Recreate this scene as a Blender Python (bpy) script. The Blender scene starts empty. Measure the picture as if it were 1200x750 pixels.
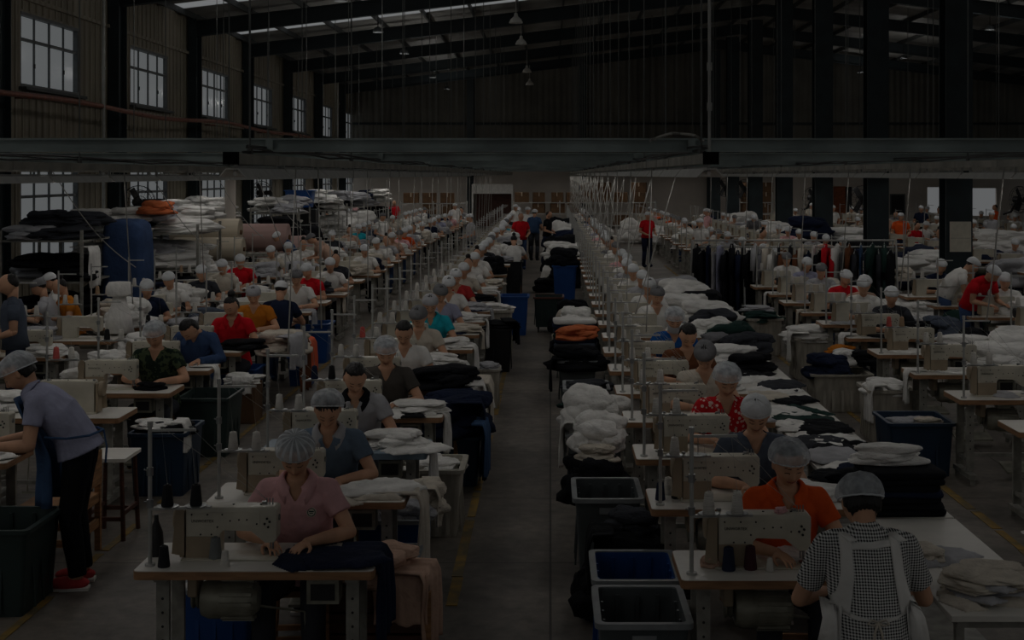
import bpy, bmesh, math, random
from mathutils import Vector, Matrix, noise
PI = math.pi
R = math.radians
rnd = random.Random(7)
C = bpy.context.scene.collection
sc = bpy.context.scene

# ------------------------------------------------------------------ camera and view
CAM_H = 2.7
cam_d = bpy.data.cameras.new('camera'); cam = bpy.data.objects.new('camera', cam_d); C.objects.link(cam)
cam.location = (0, 0, CAM_H); cam.rotation_euler = (R(90), 0, 0)
cam_d.sensor_width = 36; cam_d.lens = 48.0
cam_d.shift_x = -0.0375; cam_d.shift_y = -0.1417
cam_d.clip_end = 400
sc.camera = cam
sc.view_settings.view_transform = 'Standard'; sc.view_settings.look = 'None'
sc.view_settings.gamma = 1; sc.view_settings.use_curve_mapping = False
sc.view_settings.exposure = -3.75
sc.cycles.use_denoising = True
sc.cycles.max_bounces = 6; sc.cycles.diffuse_bounces = 3; sc.cycles.glossy_bounces = 2
sc.cycles.transmission_bounces = 4; sc.cycles.transparent_max_bounces = 8
sc.cycles.caustics_reflective = False; sc.cycles.caustics_refractive = False

w = bpy.data.worlds.new('overcast'); sc.world = w; w.use_nodes = True
bg = w.node_tree.nodes['Background']
bg.inputs[0].default_value = (0.95, 0.98, 1.0, 1)
# overcast sky: brighter overhead than at the horizon
_tc = w.node_tree.nodes.new('ShaderNodeTexCoord'); _sp = w.node_tree.nodes.new('ShaderNodeSeparateXYZ'); _mr = w.node_tree.nodes.new('ShaderNodeMapRange')
_mr.inputs[1].default_value = .15; _mr.inputs[2].default_value = .9; _mr.inputs[3].default_value = 1.5; _mr.inputs[4].default_value = 4.5
w.node_tree.links.new(_tc.outputs['Generated'], _sp.inputs[0]); w.node_tree.links.new(_sp.outputs['Z'], _mr.inputs[0]); w.node_tree.links.new(_mr.outputs[0], bg.inputs[1])

# ------------------------------------------------------------------ materials
def lin(c):
    c /= 255.0
    return c / 12.92 if c <= .04045 else ((c + .055) / 1.055) ** 2.4
MATS = {}
def mat(name, rgb, rough=.7, metal=0., var=.12, scale=8., bump=.0, bscale=40., spec=.4, rgb2=None, coord='Object', stretch=None):
    if name in MATS: return MATS[name]
    m = bpy.data.materials.new(name); m.use_nodes = True
    nt = m.node_tree; b = nt.nodes['Principled BSDF']
    col = tuple(lin(x) for x in rgb)
    b.inputs['Roughness'].default_value = rough; b.inputs['Metallic'].default_value = metal
    b.inputs['Specular IOR Level'].default_value = spec
    tc = nt.nodes.new('ShaderNodeTexCoord'); mp = nt.nodes.new('ShaderNodeMapping')
    nt.links.new(tc.outputs[coord], mp.inputs[0])
    if stretch: mp.inputs['Scale'].default_value = stretch
    nz = nt.nodes.new('ShaderNodeTexNoise'); nz.inputs['Scale'].default_value = scale; nz.inputs['Detail'].default_value = 4
    nt.links.new(mp.outputs[0], nz.inputs[0])
    mx = nt.nodes.new('ShaderNodeMix'); mx.data_type = 'RGBA'
    if rgb2: d = tuple(lin(x) for x in rgb2)
    else: d = tuple(x * (1 - var * 2) for x in col)
    lite = col if rgb2 else tuple(min(1, x * (1 + var)) for x in col)
    mx.inputs[6].default_value = (*d, 1); mx.inputs[7].default_value = (*lite, 1)
    rp = nt.nodes.new('ShaderNodeMapRange'); rp.inputs[1].default_value = .35; rp.inputs[2].default_value = .65
    nt.links.new(nz.outputs[0], rp.inputs[0]); nt.links.new(rp.outputs[0], mx.inputs[0])
    nt.links.new(mx.outputs[2], b.inputs['Base Color'])
    if bump:
        n2 = nt.nodes.new('ShaderNodeTexNoise'); n2.inputs['Scale'].default_value = bscale
        nt.links.new(mp.outputs[0], n2.inputs[0])
        bp = nt.nodes.new('ShaderNodeBump'); bp.inputs['Strength'].default_value = bump; bp.inputs['Distance'].default_value = .02
        nt.links.new(n2.outputs[0], bp.inputs['Height']); nt.links.new(bp.outputs[0], b.inputs['Normal'])
    MATS[name] = m
    return m
def cloth(name, rgb, **k):
    return mat('cloth_' + name, rgb, rough=.92, var=.08, scale=5, bump=.55, bscale=17, spec=.1, **k)

M_white = cloth('white', (232, 230, 226)); M_cream = cloth('cream', (205, 196, 182)); M_lgrey = cloth('light_grey', (176, 176, 180))
M_black = cloth('black', (26, 27, 31)); M_navy = cloth('navy', (32, 40, 62)); M_char = cloth('charcoal', (58, 60, 66))
M_grey = cloth('grey', (120, 120, 124)); M_green = cloth('dark_green', (40, 62, 58)); M_beige = cloth('beige', (205, 170, 150))
M_pink = cloth('pink', (226, 176, 178)); M_orange = cloth('orange', (226, 92, 40)); M_red = cloth('red', (205, 30, 42))
M_teal = cloth('teal', (40, 172, 190)); M_lav = cloth('lavender', (160, 162, 186)); M_denim = cloth('denim', (64, 88, 122))
M_rust = cloth('rust', (200, 110, 70)); M_ochre = cloth('ochre', (196, 120, 40)); M_blue = cloth('blue', (30, 84, 150))
M_denimtee = cloth('denim_tee', (102, 118, 136)); M_jean = cloth('jeans', (62, 82, 118)); M_slate = cloth('slate', (84, 92, 106))
M_dkgrey = cloth('dark_grey_tee', (82, 78, 74)); M_brown = cloth('brown', (110, 70, 48)); M_salmon = cloth('salmon', (226, 110, 80))
M_redtee = cloth('red_tee', (190, 60, 60))
M_skin = mat('skin', (206, 158, 128), rough=.55, var=.06, scale=10, spec=.3)
M_lip = mat('lips', (165, 92, 84), rough=.5, var=.03)
M_brow = mat('brows_and_lashes', (84, 58, 48), rough=.8, var=.03)
M_hair = mat('black_hair', (22, 18, 18), rough=.45, var=.3, scale=30, bump=.5, bscale=80, stretch=(1, 1, .15))
M_laminate = mat('table_laminate', (220, 216, 208), rough=.42, var=.06, scale=3)
M_blue_lam = mat('grey_blue_laminate', (120, 138, 152), rough=.45, var=.06, scale=3)
M_edge = mat('wood_edge', (150, 112, 80), rough=.55, var=.15, scale=6, stretch=(1, 1, 8))
M_machine = mat('machine_enamel', (198, 192, 176), rough=.38, var=.07, scale=6, spec=.5)
M_mach2 = mat('machine_tan_cover', (156, 140, 118), rough=.5, var=.1, scale=6)
M_steel = mat('steel', (150, 152, 152), rough=.35, metal=.8, var=.1)
M_leg = mat('painted_leg_steel', (146, 144, 136), rough=.5, var=.15, scale=12)
M_dark = mat('dark_plastic', (34, 34, 36), rough=.5, var=.1)
M_motor = mat('motor_casting', (150, 148, 134), rough=.45, metal=.3, var=.15, scale=10)
M_stand = mat('thread_stand_paint', (176, 176, 172), rough=.4, metal=.2, var=.08)
M_wood = mat('raw_wood', (160, 118, 80), rough=.7, var=.2, scale=5, stretch=(1, 1, 8))
M_dwood = mat('dark_wood', (84, 50, 38), rough=.6, var=.2, scale=5, stretch=(1, 1, 8))
M_card = mat('cardboard', (104, 78, 54), rough=.85, var=.12, scale=4)
M_binblue = mat('blue_plastic', (22, 74, 140), rough=.45, var=.08, scale=3)
M_bingrey = mat('grey_plastic', (84, 90, 92), rough=.5, var=.08, scale=3)
M_bindgreen = mat('dark_green_plastic', (42, 58, 56), rough=.5, var=.1, scale=3)
M_bindblue = mat('deep_blue_plastic', (28, 52, 76), rough=.45, var=.08, scale=3)
M_binwhite = mat('greyed_white_plastic', (176, 170, 158), rough=.6, var=.12, scale=4, stretch=(6, 6, 1))
M_binblack = mat('black_plastic', (30, 32, 34), rough=.5, var=.1, scale=3)
M_rimgrey = mat('worn_rim', (138, 142, 144), rough=.5, var=.1)
M_teel = mat('column_paint', (36, 48, 52), rough=.5, var=.15, scale=2)
M_rafter = mat('rafter_paint', (36, 46, 50), rough=.6, var=.15, scale=1)
M_galv = mat('galvanised_channel', (168, 180, 178), rough=.5, metal=.0, var=.15, scale=2)
M_tray = mat('cable_tray_paint', (172, 170, 160), rough=.5, var=.15, scale=3)
M_refl = mat('white_reflector', (226, 224, 218), rough=.4, var=.05)
M_tube = mat('fluorescent_tube_glass', (240, 240, 236), rough=.3, var=.02)
M_cord = mat('white_cord', (170, 168, 162), rough=.5, var=.05)
M_dcord = mat('dark_cord', (60, 60, 60), rough=.5, var=.05)
M_copper = mat('copper_pipe', (140, 82, 62), rough=.45, metal=.3, var=.15)
M_paper = mat('paper', (206, 200, 184), rough=.8, var=.05)
M_frame = mat('window_frame', (92, 96, 98), rough=.5, var=.08)
M_plastr = mat('white_plaster', (215, 206, 196), rough=.85, var=.06, scale=.6)
M_yellow = mat('floor_yellow', (150, 118, 48), rough=.7, scale=6, rgb2=(96, 86, 62))
M_roofsheet = mat('roof_sheet', (150, 150, 146), rough=.6, var=.15, scale=.8)
M_purlin = mat('purlin_steel', (70, 74, 74), rough=.6, var=.15)
M_shoe = mat('red_canvas', (190, 60, 62), rough=.8, var=.1)
M_sole = mat('white_rubber', (220, 216, 210), rough=.6, var=.05)
M_bolt = mat('roll_cloth_cream', (196, 184, 164), rough=.85, var=.07, scale=2, stretch=(.3, 6, 6))
M_bolt2 = mat('roll_cloth_rose', (176, 146, 140), rough=.85, var=.07, scale=2, stretch=(.3, 6, 6))
CONE = {'white': mat('white_thread', (226, 222, 214), rough=.8, bump=.6, bscale=200, stretch=(.05, .05, 1)),
        'black': mat('black_thread', (24, 24, 28), rough=.8), 'navy': mat('navy_thread', (26, 38, 66), rough=.8),
        'dark red': mat('dark_red_thread', (70, 30, 40), rough=.8), 'coral': mat('coral_thread', (214, 98, 92), rough=.8),
        'tan': mat('tan_thread', (180, 150, 120), rough=.8), 'grey': mat('grey_thread', (120, 124, 124), rough=.8)}

def net_material():
    m = bpy.data.materials.new('hair_net_gauze'); m.use_nodes = True; nt = m.node_tree
    b = nt.nodes['Principled BSDF']; out = nt.nodes['Material Output']
    b.inputs['Base Color'].default_value = (.72, .76, .80, 1); b.inputs['Roughness'].default_value = .8
    tr = nt.nodes.new('ShaderNodeBsdfTransparent'); mx = nt.nodes.new('ShaderNodeMixShader')
    tc = nt.nodes.new('ShaderNodeTexCoord'); nz = nt.nodes.new('ShaderNodeTexNoise'); nz.inputs['Scale'].default_value = 26
    nt.links.new(tc.outputs['Object'], nz.inputs[0])
    mr = nt.nodes.new('ShaderNodeMapRange'); mr.inputs[1].default_value = .35; mr.inputs[2].default_value = .65
    mr.inputs[3].default_value = .34; mr.inputs[4].default_value = .56
    nt.links.new(nz.outputs[0], mr.inputs[0]); nt.links.new(mr.outputs[0], mx.inputs[0])
    nt.links.new(tr.outputs[0], mx.inputs[1]); nt.links.new(b.outputs[0], mx.inputs[2]); nt.links.new(mx.outputs[0], out.inputs[0])
    return m
M_net = net_material()
M_band = mat('net_elastic', (206, 210, 214), rough=.8, var=.04)
M_capgrey = cloth('grey_cap', (120, 120, 122)); M_capwhite = cloth('white_cap', (214, 216, 218))

def pattern_mat(name, a, b_, kind, scale):
    m = bpy.data.materials.new(name); m.use_nodes = True; nt = m.node_tree; b = nt.nodes['Principled BSDF']
    b.inputs['Roughness'].default_value = .92; b.inputs['Specular IOR Level'].default_value = .1
    tc = nt.nodes.new('ShaderNodeTexCoord')
    ca = (*[lin(x) for x in a], 1); cb = (*[lin(x) for x in b_], 1)
    if kind == 'check':
        sp = nt.nodes.new('ShaderNodeSeparateXYZ'); nt.links.new(tc.outputs['Object'], sp.inputs[0])
        outs = []
        for ax in ('X', 'Z'):
            mu = nt.nodes.new('ShaderNodeMath'); mu.operation = 'MULTIPLY'; mu.inputs[1].default_value = scale
            fr = nt.nodes.new('ShaderNodeMath'); fr.operation = 'FRACT'
            gt = nt.nodes.new('ShaderNodeMath'); gt.operation = 'GREATER_THAN'; gt.inputs[1].default_value = .5
            nt.links.new(sp.outputs[ax], mu.inputs[0]); nt.links.new(mu.outputs[0], fr.inputs[0]); nt.links.new(fr.outputs[0], gt.inputs[0])
            outs.append(gt)
        ad = nt.nodes.new('ShaderNodeMath'); ad.operation = 'ADD'
        nt.links.new(outs[0].outputs[0], ad.inputs[0]); nt.links.new(outs[1].outputs[0], ad.inputs[1])
        hf = nt.nodes.new('ShaderNodeMath'); hf.operation = 'MULTIPLY'; hf.inputs[1].default_value = .5
        nt.links.new(ad.outputs[0], hf.inputs[0]); fac = hf.outputs[0]
    else:
        v = nt.nodes.new('ShaderNodeTexNoise' if kind == 'camo' else 'ShaderNodeTexVoronoi'); v.inputs['Scale'].default_value = scale
        nt.links.new(tc.outputs['Object'], v.inputs[0])
        gt = nt.nodes.new('ShaderNodeMath'); gt.operation = 'GREATER_THAN'; gt.inputs[1].default_value = .52 if kind == 'camo' else .36
        nt.links.new(v.outputs[0], gt.inputs[0]); fac = gt.outputs[0]
    mx = nt.nodes.new('ShaderNodeMix'); mx.data_type = 'RGBA'; mx.inputs[6].default_value = ca; mx.inputs[7].default_value = cb
    nt.links.new(fac, mx.inputs[0]); nt.links.new(mx.outputs[2], b.inputs['Base Color'])
    return m
M_check = pattern_mat('black_white_check', (26, 27, 30), (226, 226, 224), 'check', 84)
M_camo = pattern_mat('dark_camouflage', (34, 46, 38), (74, 84, 62), 'camo', 22)
M_floral = pattern_mat('red_floral', (225, 190, 180), (190, 34, 40), 'floral', 30)
M_print = pattern_mat('speckled_print', (220, 190, 200), (58, 78, 108), 'floral', 90)

def floor_material():
    m = bpy.data.materials.new('stained_concrete'); m.use_nodes = True; nt = m.node_tree; b = nt.nodes['Principled BSDF']
    b.inputs['Roughness'].default_value = .55; b.inputs['Specular IOR Level'].default_value = .35
    tc = nt.nodes.new('ShaderNodeTexCoord')
    def N(s, d=6):
        n = nt.nodes.new('ShaderNodeTexNoise'); n.inputs['Scale'].default_value = s; n.inputs['Detail'].default_value = d
        n.inputs['Roughness'].default_value = .65
        nt.links.new(tc.outputs['Object'], n.inputs[0]); return n
    r1 = nt.nodes.new('ShaderNodeValToRGB'); n1 = N(.9)
    e = r1.color_ramp.elements
    e[0].position = .34; e[0].color = (lin(84), lin(78), lin(72), 1); e[1].position = .62; e[1].color = (lin(128), lin(120), lin(111), 1)
    nt.links.new(n1.outputs[0], r1.inputs[0])
    n2 = N(9, 8); r2 = nt.nodes.new('ShaderNodeMapRange'); r2.inputs[1].default_value = .3; r2.inputs[2].default_value = .7
    r2.inputs[3].default_value = .62; r2.inputs[4].default_value = 1.16
    nt.links.new(n2.outputs[0], r2.inputs[0])
    mu = nt.nodes.new('ShaderNodeMix'); mu.data_type = 'RGBA'; mu.blend_type = 'MULTIPLY'; mu.inputs[0].default_value = 1
    nt.links.new(r1.outputs[0], mu.inputs[6]); nt.links.new(r2.outputs[0], mu.inputs[7])
    # slab joints
    br = nt.nodes.new('ShaderNodeTexBrick'); br.offset = 0; br.inputs['Scale'].default_value = 1
    br.inputs['Brick Width'].default_value = 4.2; br.inputs['Row Height'].default_value = 1.9; br.inputs['Mortar Size'].default_value = .008
    br.inputs['Color1'].default_value = (1, 1, 1, 1); br.inputs['Color2'].default_value = (.96, .96, .96, 1); br.inputs['Mortar'].default_value = (.25, .25, .25, 1)
    nt.links.new(tc.outputs['Object'], br.inputs[0])
    m2 = nt.nodes.new('ShaderNodeMix'); m2.data_type = 'RGBA'; m2.blend_type = 'MULTIPLY'; m2.inputs[0].default_value = 1
    nt.links.new(mu.outputs[2], m2.inputs[6]); nt.links.new(br.outputs[0], m2.inputs[7])
    nt.links.new(m2.outputs[2], b.inputs['Base Color'])
    bp = nt.nodes.new('ShaderNodeBump'); bp.inputs['Strength'].default_value = .2; nt.links.new(n2.outputs[0], bp.inputs['Height']); nt.links.new(bp.outputs[0], b.inputs['Normal'])
    return m
M_floor = floor_material()
def rib_material(name, rgb, axis):
    m = mat(name, rgb, rough=.6, var=.12, scale=.7)
    nt = m.node_tree; b = nt.nodes['Principled BSDF']
    tc = nt.nodes.new('ShaderNodeTexCoord'); wv = nt.nodes.new('ShaderNodeTexWave'); wv.bands_direction = axis; wv.inputs['Scale'].default_value = 1.0
    nt.links.new(tc.outputs['Object'], wv.inputs[0])
    bp = nt.nodes.new('ShaderNodeBump'); bp.inputs['Strength'].default_value = .7; bp.inputs['Distance'].default_value = .06
    nt.links.new(wv.outputs[0], bp.inputs['Height']); nt.links.new(bp.outputs[0], b.inputs['Normal'])
    return m
M_wallrib = rib_material('corrugated_cladding_side', (146, 138, 122), 'Y')
M_backrib = rib_material('corrugated_cladding_end', (112, 110, 102), 'X')
def glass_material(name, alpha, tint, rough=.1):
    m = bpy.data.materials.new(name); m.use_nodes = True; nt = m.node_tree; out = nt.nodes['Material Output']
    nt.nodes.remove(nt.nodes['Principled BSDF'])
    tr = nt.nodes.new('ShaderNodeBsdfTransparent'); tr.inputs[0].default_value = (*tint, 1)
    gl = nt.nodes.new('ShaderNodeBsdfTranslucent' if rough > .5 else 'ShaderNodeBsdfGlossy'); gl.inputs[0].default_value = (.8, .8, .8, 1)
    if rough <= .5: gl.inputs['Roughness'].default_value = rough
    mx = nt.nodes.new('ShaderNodeMixShader'); mx.inputs[0].default_value = alpha
    nt.links.new(tr.outputs[0], mx.inputs[1]); nt.links.new(gl.outputs[0], mx.inputs[2]); nt.links.new(mx.outputs[0], out.inputs[0])
    return m
M_glass = glass_material('window_glass', .03, (.96, .97, .97))
M_skylight = glass_material('skylight_sheet', .9, (.7, .72, .7), .9)

# ------------------------------------------------------------------ mesh builder
class MB:
    def __init__(s): s.v = []; s.f = []; s.m = []
    def add(s, vs, fs, mi=0):
        o = len(s.v); s.v.extend(vs); s.f.extend([tuple(i + o for i in f) for f in fs]); s.m.extend([mi] * len(fs))
    def box(s, c, d, mi=0, rot=None):
        x, y, z = d[0] / 2, d[1] / 2, d[2] / 2
        vs = [Vector((a, b, e)) for a in (-x, x) for b in (-y, y) for e in (-z, z)]
        if rot is not None: vs = [rot @ v for v in vs]
        c = Vector(c)
        s.add([tuple(v + c) for v in vs], [(0, 1, 3, 2), (4, 6, 7, 5), (0, 4, 5, 1), (2, 3, 7, 6), (0, 2, 6, 4), (1, 5, 7, 3)], mi)
        return s
    def frame(s, d):
        d = Vector(d).normalized()
        a = Vector((0, 0, 1)) if abs(d.z) < .9 else Vector((0, 1, 0))
        x = d.cross(a).normalized(); return x, d.cross(x).normalized() * -1
    def cyl(s, p0, p1, r0, r1=None, n=12, mi=0, caps=True):
        r1 = r0 if r1 is None else r1
        p0, p1 = Vector(p0), Vector(p1); x, y = s.frame(p1 - p0)
        vs = []
        for p, r in ((p0, r0), (p1, r1)):
            for i in range(n):
                a = 2 * PI * i / n; vs.append(tuple(p + x * (r * math.cos(a)) + y * (r * math.sin(a))))
        fs = [(i, (i + 1) % n, n + (i + 1) % n, n + i) for i in range(n)]
        if caps: fs += [tuple(range(n))[::-1], tuple(range(n, 2 * n))]
        s.add(vs, fs, mi); return s
    def tube(s, pts, r, n=6, mi=0):
        pts = [Vector(p) for p in pts]; vs = []; fs = []
        for k, p in enumerate(pts):
            d = (pts[min(k + 1, len(pts) - 1)] - pts[max(k - 1, 0)])
            x, y = s.frame(d)
            rr = r[k] if isinstance(r, (list, tuple)) else r
            for i in range(n):
                a = 2 * PI * i / n; vs.append(tuple(p + x * (rr * math.cos(a)) + y * (rr * math.sin(a))))
        for k in range(len(pts) - 1):
            for i in range(n):
                fs.append((k * n + i, k * n + (i + 1) % n, (k + 1) * n + (i + 1) % n, (k + 1) * n + i))
        fs += [tuple(range(n))[::-1], tuple(range((len(pts) - 1) * n, len(pts) * n))]
        s.add(vs, fs, mi); return s
    def lathe(s, prof, c=(0, 0, 0), n=20, mi=0, M=None):
        vs = []; fs = []; c = Vector(c)
        for r, z in prof:
            for i in range(n):
                a = 2 * PI * i / n; p = Vector((r * math.cos(a), r * math.sin(a), z))
                if M is not None: p = M @ p
                vs.append(tuple(p + c))
        for k in range(len(prof) - 1):
            for i in range(n):
                fs.append((k * n + i, k * n + (i + 1) % n, (k + 1) * n + (i + 1) % n, (k + 1) * n + i))
        fs += [tuple(range(n))[::-1], tuple(range((len(prof) - 1) * n, len(prof) * n))]
        s.add(vs, fs, mi); return s
    def ball(s, c, r, n=12, m=8, mi=0, M=None, fn=None):
        if not isinstance(r, (tuple, list)): r = (r, r, r)
        c = Vector(c); vs = []; fs = []
        for j in range(m + 1):
            t = PI * j / m
            for i in range(n):
                a = 2 * PI * i / n
                u = Vector((math.sin(t) * math.cos(a), math.sin(t) * math.sin(a), math.cos(t)))
                p = fn(u) if fn else Vector((u.x * r[0], u.y * r[1], u.z * r[2]))
                if M is not None: p = M @ p
                vs.append(tuple(p + c))
        for j in range(m):
            for i in range(n):
                a, b, d, e = j * n + i, j * n + (i + 1) % n, (j + 1) * n + (i + 1) % n, (j + 1) * n + i
                if j == 0: fs.append((a, e, d))
                elif j == m - 1: fs.append((a, e, b))
                else: fs.append((a, e, d, b))
        s.add(vs, fs, mi); return s
    def prism(s, out, a, b, axis='y', mi=0):
        n = len(out); vs = []
        for t in (a, b):
            for (u, v) in out:
                vs.append({'y': (u, t, v), 'z': (u, v, t), 'x': (t, u, v)}[axis])
        fs = [(i, (i + 1) % n, n + (i + 1) % n, n + i) for i in range(n)] + [tuple(range(n))[::-1], tuple(range(n, 2 * n))]
        s.add(vs, fs, mi); return s
    def grid(s, pts, nu, nv, mi=0, closed=False):
        fs = []
        for j in range(nv - 1):
            for i in range(nu - (0 if closed else 1)):
                fs.append((j * nu + i, j * nu + (i + 1) % nu, (j + 1) * nu + (i + 1) % nu, (j + 1) * nu + i))
        s.add(pts, fs, mi); return s
    def rings(s, rs, n=20, mi=0):
        """closed loft through elliptical rings (centre, x axis, y axis)"""
        vs = []
        for c, ax, ay in rs:
            for i in range(n):
                a = 2 * PI * i / n; vs.append(tuple(c + ax * math.cos(a) + ay * math.sin(a)))
        fs = []
        for k in range(len(rs) - 1):
            for i in range(n): fs.append((k * n + i, k * n + (i + 1) % n, (k + 1) * n + (i + 1) % n, (k + 1) * n + i))
        fs += [tuple(range(n))[::-1], tuple(range((len(rs) - 1) * n, len(rs) * n))]
        s.add(vs, fs, mi); return s
    def mesh(s, name, mats, smooth=False, fix=True):
        me = bpy.data.meshes.new(name); me.from_pydata([tuple(v) for v in s.v], [], s.f); me.update()
        for m in (mats if isinstance(mats, (list, tuple)) else [mats]): me.materials.append(m)
        me.polygons.foreach_set('material_index', s.m)
        if fix:
            bm = bmesh.new(); bm.from_mesh(me); bmesh.ops.recalc_face_normals(bm, faces=bm.faces); bm.to_mesh(me); bm.free()
        if smooth: me.polygons.foreach_set('use_smooth', [True] * len(me.polygons))
        return me
    def build(s, name, mats, parent=None, smooth=False, loc=None, bevel=0, seg=2, auto=False):
        me = s.mesh(name, mats, smooth)
        o = bpy.data.objects.new(name, me); C.objects.link(o)
        if bevel:
            md = o.modifiers.new('b', 'BEVEL'); md.width = bevel; md.segments = seg; md.limit_method = 'ANGLE'; md.angle_limit = R(40)
            apply_mods(o)
            if smooth or auto: o.data.polygons.foreach_set('use_smooth', [True] * len(o.data.polygons)); 
            if auto: o.data.set_sharp_from_angle(angle=R(35)) if hasattr(o.data, 'set_sharp_from_angle') else None
        elif auto:
            o.data.polygons.foreach_set('use_smooth', [True] * len(o.data.polygons)); o.data.set_sharp_from_angle(angle=R(35))
        if parent is not None: o.parent = parent
        if loc is not None: o.location = loc
        return o
def apply_mods(o):
    dg = bpy.context.evaluated_depsgraph_get(); dg.update()
    me = bpy.data.meshes.new_from_object(o.evaluated_get(dg))
    old = o.data; o.modifiers.clear(); o.data = me; me.name = old.name
    bpy.data.meshes.remove(old)

USED = {}
def tag(o, label=None, cat=None, group=None, kind=None):
    if label:
        o['label'] = label
        if group is None:
            assert label not in USED, label
            USED[label] = 1
    if cat: o['category'] = cat
    if group: o['group'] = group
    if kind: o['kind'] = kind
    return o
def empty(name, loc=(0, 0, 0), rz=0):
    o = bpy.data.objects.new(name, None); C.objects.link(o); o.location = loc; o.rotation_euler = (0, 0, rz); o.empty_display_size = .1
    return o
PROTO = []
def proto(o):
    """a finished first copy that waits until the first place that needs it takes it"""
    PROTO.append(o); o['waiting'] = 1
    return o
def kids(o): return [c for c in KID.get(o.name, [])]
KID = {}
def index_kids():
    KID.clear()
    for o in bpy.data.objects:
        if o.parent is not None: KID.setdefault(o.parent.name, []).append(o)
def copy_tree(o, parent=None):
    c = o.copy(); C.objects.link(c)
    for k in ('waiting', 'label', 'group', 'category'):
        if parent is None and k in c: del c[k]
    if parent is not None: c.parent = parent
    for ch in KID.get(o.name, []): copy_tree(ch, c)
    return c
def place(p, loc, rz=0, scale=None, mats=None, rot=None):
    o = copy_tree(p)
    o.location = loc; o.rotation_euler = rot if rot else (0, 0, rz)
    if scale: o.scale = scale if isinstance(scale, (tuple, list)) else (scale,) * 3
    if mats and o.type == 'MESH':
        for i, m in enumerate(mats):
            if m is not None: o.material_slots[i].link = 'OBJECT'; o.material_slots[i].material = m
    return o
def recolor(o, m, i=0):
    o.material_slots[i].link = 'OBJECT'; o.material_slots[i].material = m
F = 1600.0
def PX(px, D): return (px - 645) * D / F
def PZ(py, D): return CAM_H - (py - 205) * D / F
ORD = ['front', 'second', 'third', 'fourth', 'fifth', 'sixth', 'seventh', 'eighth', 'ninth', 'tenth', 'eleventh', 'twelfth', 'thirteenth', 'fourteenth', 'fifteenth', 'sixteenth', 'seventeenth', 'eighteenth', 'nineteenth', 'twentieth']
LP = 13; BAY_FILL = 230
# ================================================================== THE SETTING
XL, XR, YB, YF = -10.4, 27.0, 72.0, -6.0
RIDGE = 8.4
BAYS = [25.5 + 7.02 * k for k in range(-5, 7)]          # column lines along the hall
def under(x): return 6.72 + .12 * (x + 10.1) if x <= RIDGE else 6.72 + .12 * (RIDGE + 10.1) - .12 * (x - RIDGE)
RT = .62
def S(o): return tag(o, kind='structure')
m = MB(); m.box(((XL + XR) / 2, (YB + YF) / 2, -.1), (XR - XL + .6, YB - YF + .6, .2)); S(m.build('floor', M_floor))
# painted aisle lines, worn through in places
def line(xa, xb, y0, y1, nm, wob):
    m = MB(); y = y0
    while y < y1:
        L = rnd.uniform(.5, 1.9)
        if rnd.random() > wob: m.box(((xa + xb) / 2 + rnd.uniform(-.006, .006), y + L / 2, .0035), (xb - xa + rnd.uniform(-.02, .0), L, .003))
        y += L + rnd.uniform(0, .1)
    return tag(m.build(nm, M_yellow), kind='structure')
line(-3.235, -3.165, 3, 30, 'trim_1', .12); line(3.36, 3.44, 3, 40, 'trim_2', .08); line(-.66, -.585, 3, 22, 'trim_3', .1)

# ---- walls of ribbed cladding with real window openings
def wall_with_holes(name, mats, fixed, horiz, thick, spans, zbands, holes, axis):
    """solid wall cut into cells; cells inside a hole are left open. axis 'x': wall plane x = fixed, running along y"""
    us = sorted(set([horiz[0], horiz[1]] + [u for h in holes for u in h[:2]])); zs = sorted(set(zbands + [z for h in holes for z in h[2:]]))
    m = MB()
    for a, b in zip(us, us[1:]):
        for c, d in zip(zs, zs[1:]):
            um, zm = (a + b) / 2, (c + d) / 2
            if any(h[0] < um < h[1] and h[2] < zm < h[3] for h in holes): continue
            mi = 1 if (len(mats) > 1 and zm < zbands[1]) else 0
            if axis == 'x': m.box((fixed, um, zm), (thick, b - a, d - c), mi)
            else: m.box((um, fixed, zm), (b - a, thick, d - c), mi)
    return S(m.build(name, mats))
hi = [(c + 1.4, c + 4.72) for c in BAYS]
holes = [(a, b, 4.45, 5.93) for a, b in hi] + [(a, b, .95, 3.0) for a, b in hi]
wall_with_holes('wall_left', [M_wallrib], XL - .1, (YF, YB), .12, None, [0, 6.72 + RT + .1], holes, 'x')
holesR = [(a, b, 4.45, 5.93) for a, b in hi] + [(a, b, .95, 3.0) for a, b in hi]
wall_with_holes('wall_right', [M_wallrib], XR + .1, (YF, YB), .12, None, [0, 6.5 + RT], holesR, 'x')
bh = [(19.85, 20.75, .7, 2.05), (21.9, 23.5, .55, 2.0)]
def gable(name, y, holes_, mats, zs0=2.9):
    m = MB()
    us = sorted(set([XL, RIDGE, XR] + [u for h in holes_ for u in h[:2]])); zs = sorted(set([0, zs0] + [z for h in holes_ for z in h[2:]]))
    for a, b in zip(us, us[1:]):
        for c, d in zip(zs, zs[1:]):
            if any(h[0] < (a + b) / 2 < h[1] and h[2] < (c + d) / 2 < h[3] for h in holes_): continue
            m.box(((a + b) / 2, y, (c + d) / 2), (b - a, .2, d - c), 1)
    m.prism([(XL, zs0), (XR, zs0), (XR, under(XR) + RT), (RIDGE, under(RIDGE) + RT), (XL, under(XL) + RT)], y - .08, y + .1, 'y', 0)
    return S(m.build(name, mats))
gable('wall_back', YB, bh, [M_backrib, M_plastr]); gable('wall_front', YF, [(-9.6, -1.2, .1, 5.0), (1.2, 9.6, .1, 5.0), (12, 24, .1, 5.0)], [M_backrib, M_plastr], 5.2)  # unseen front wall; wide openings added to let daylight in behind the camera
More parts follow.
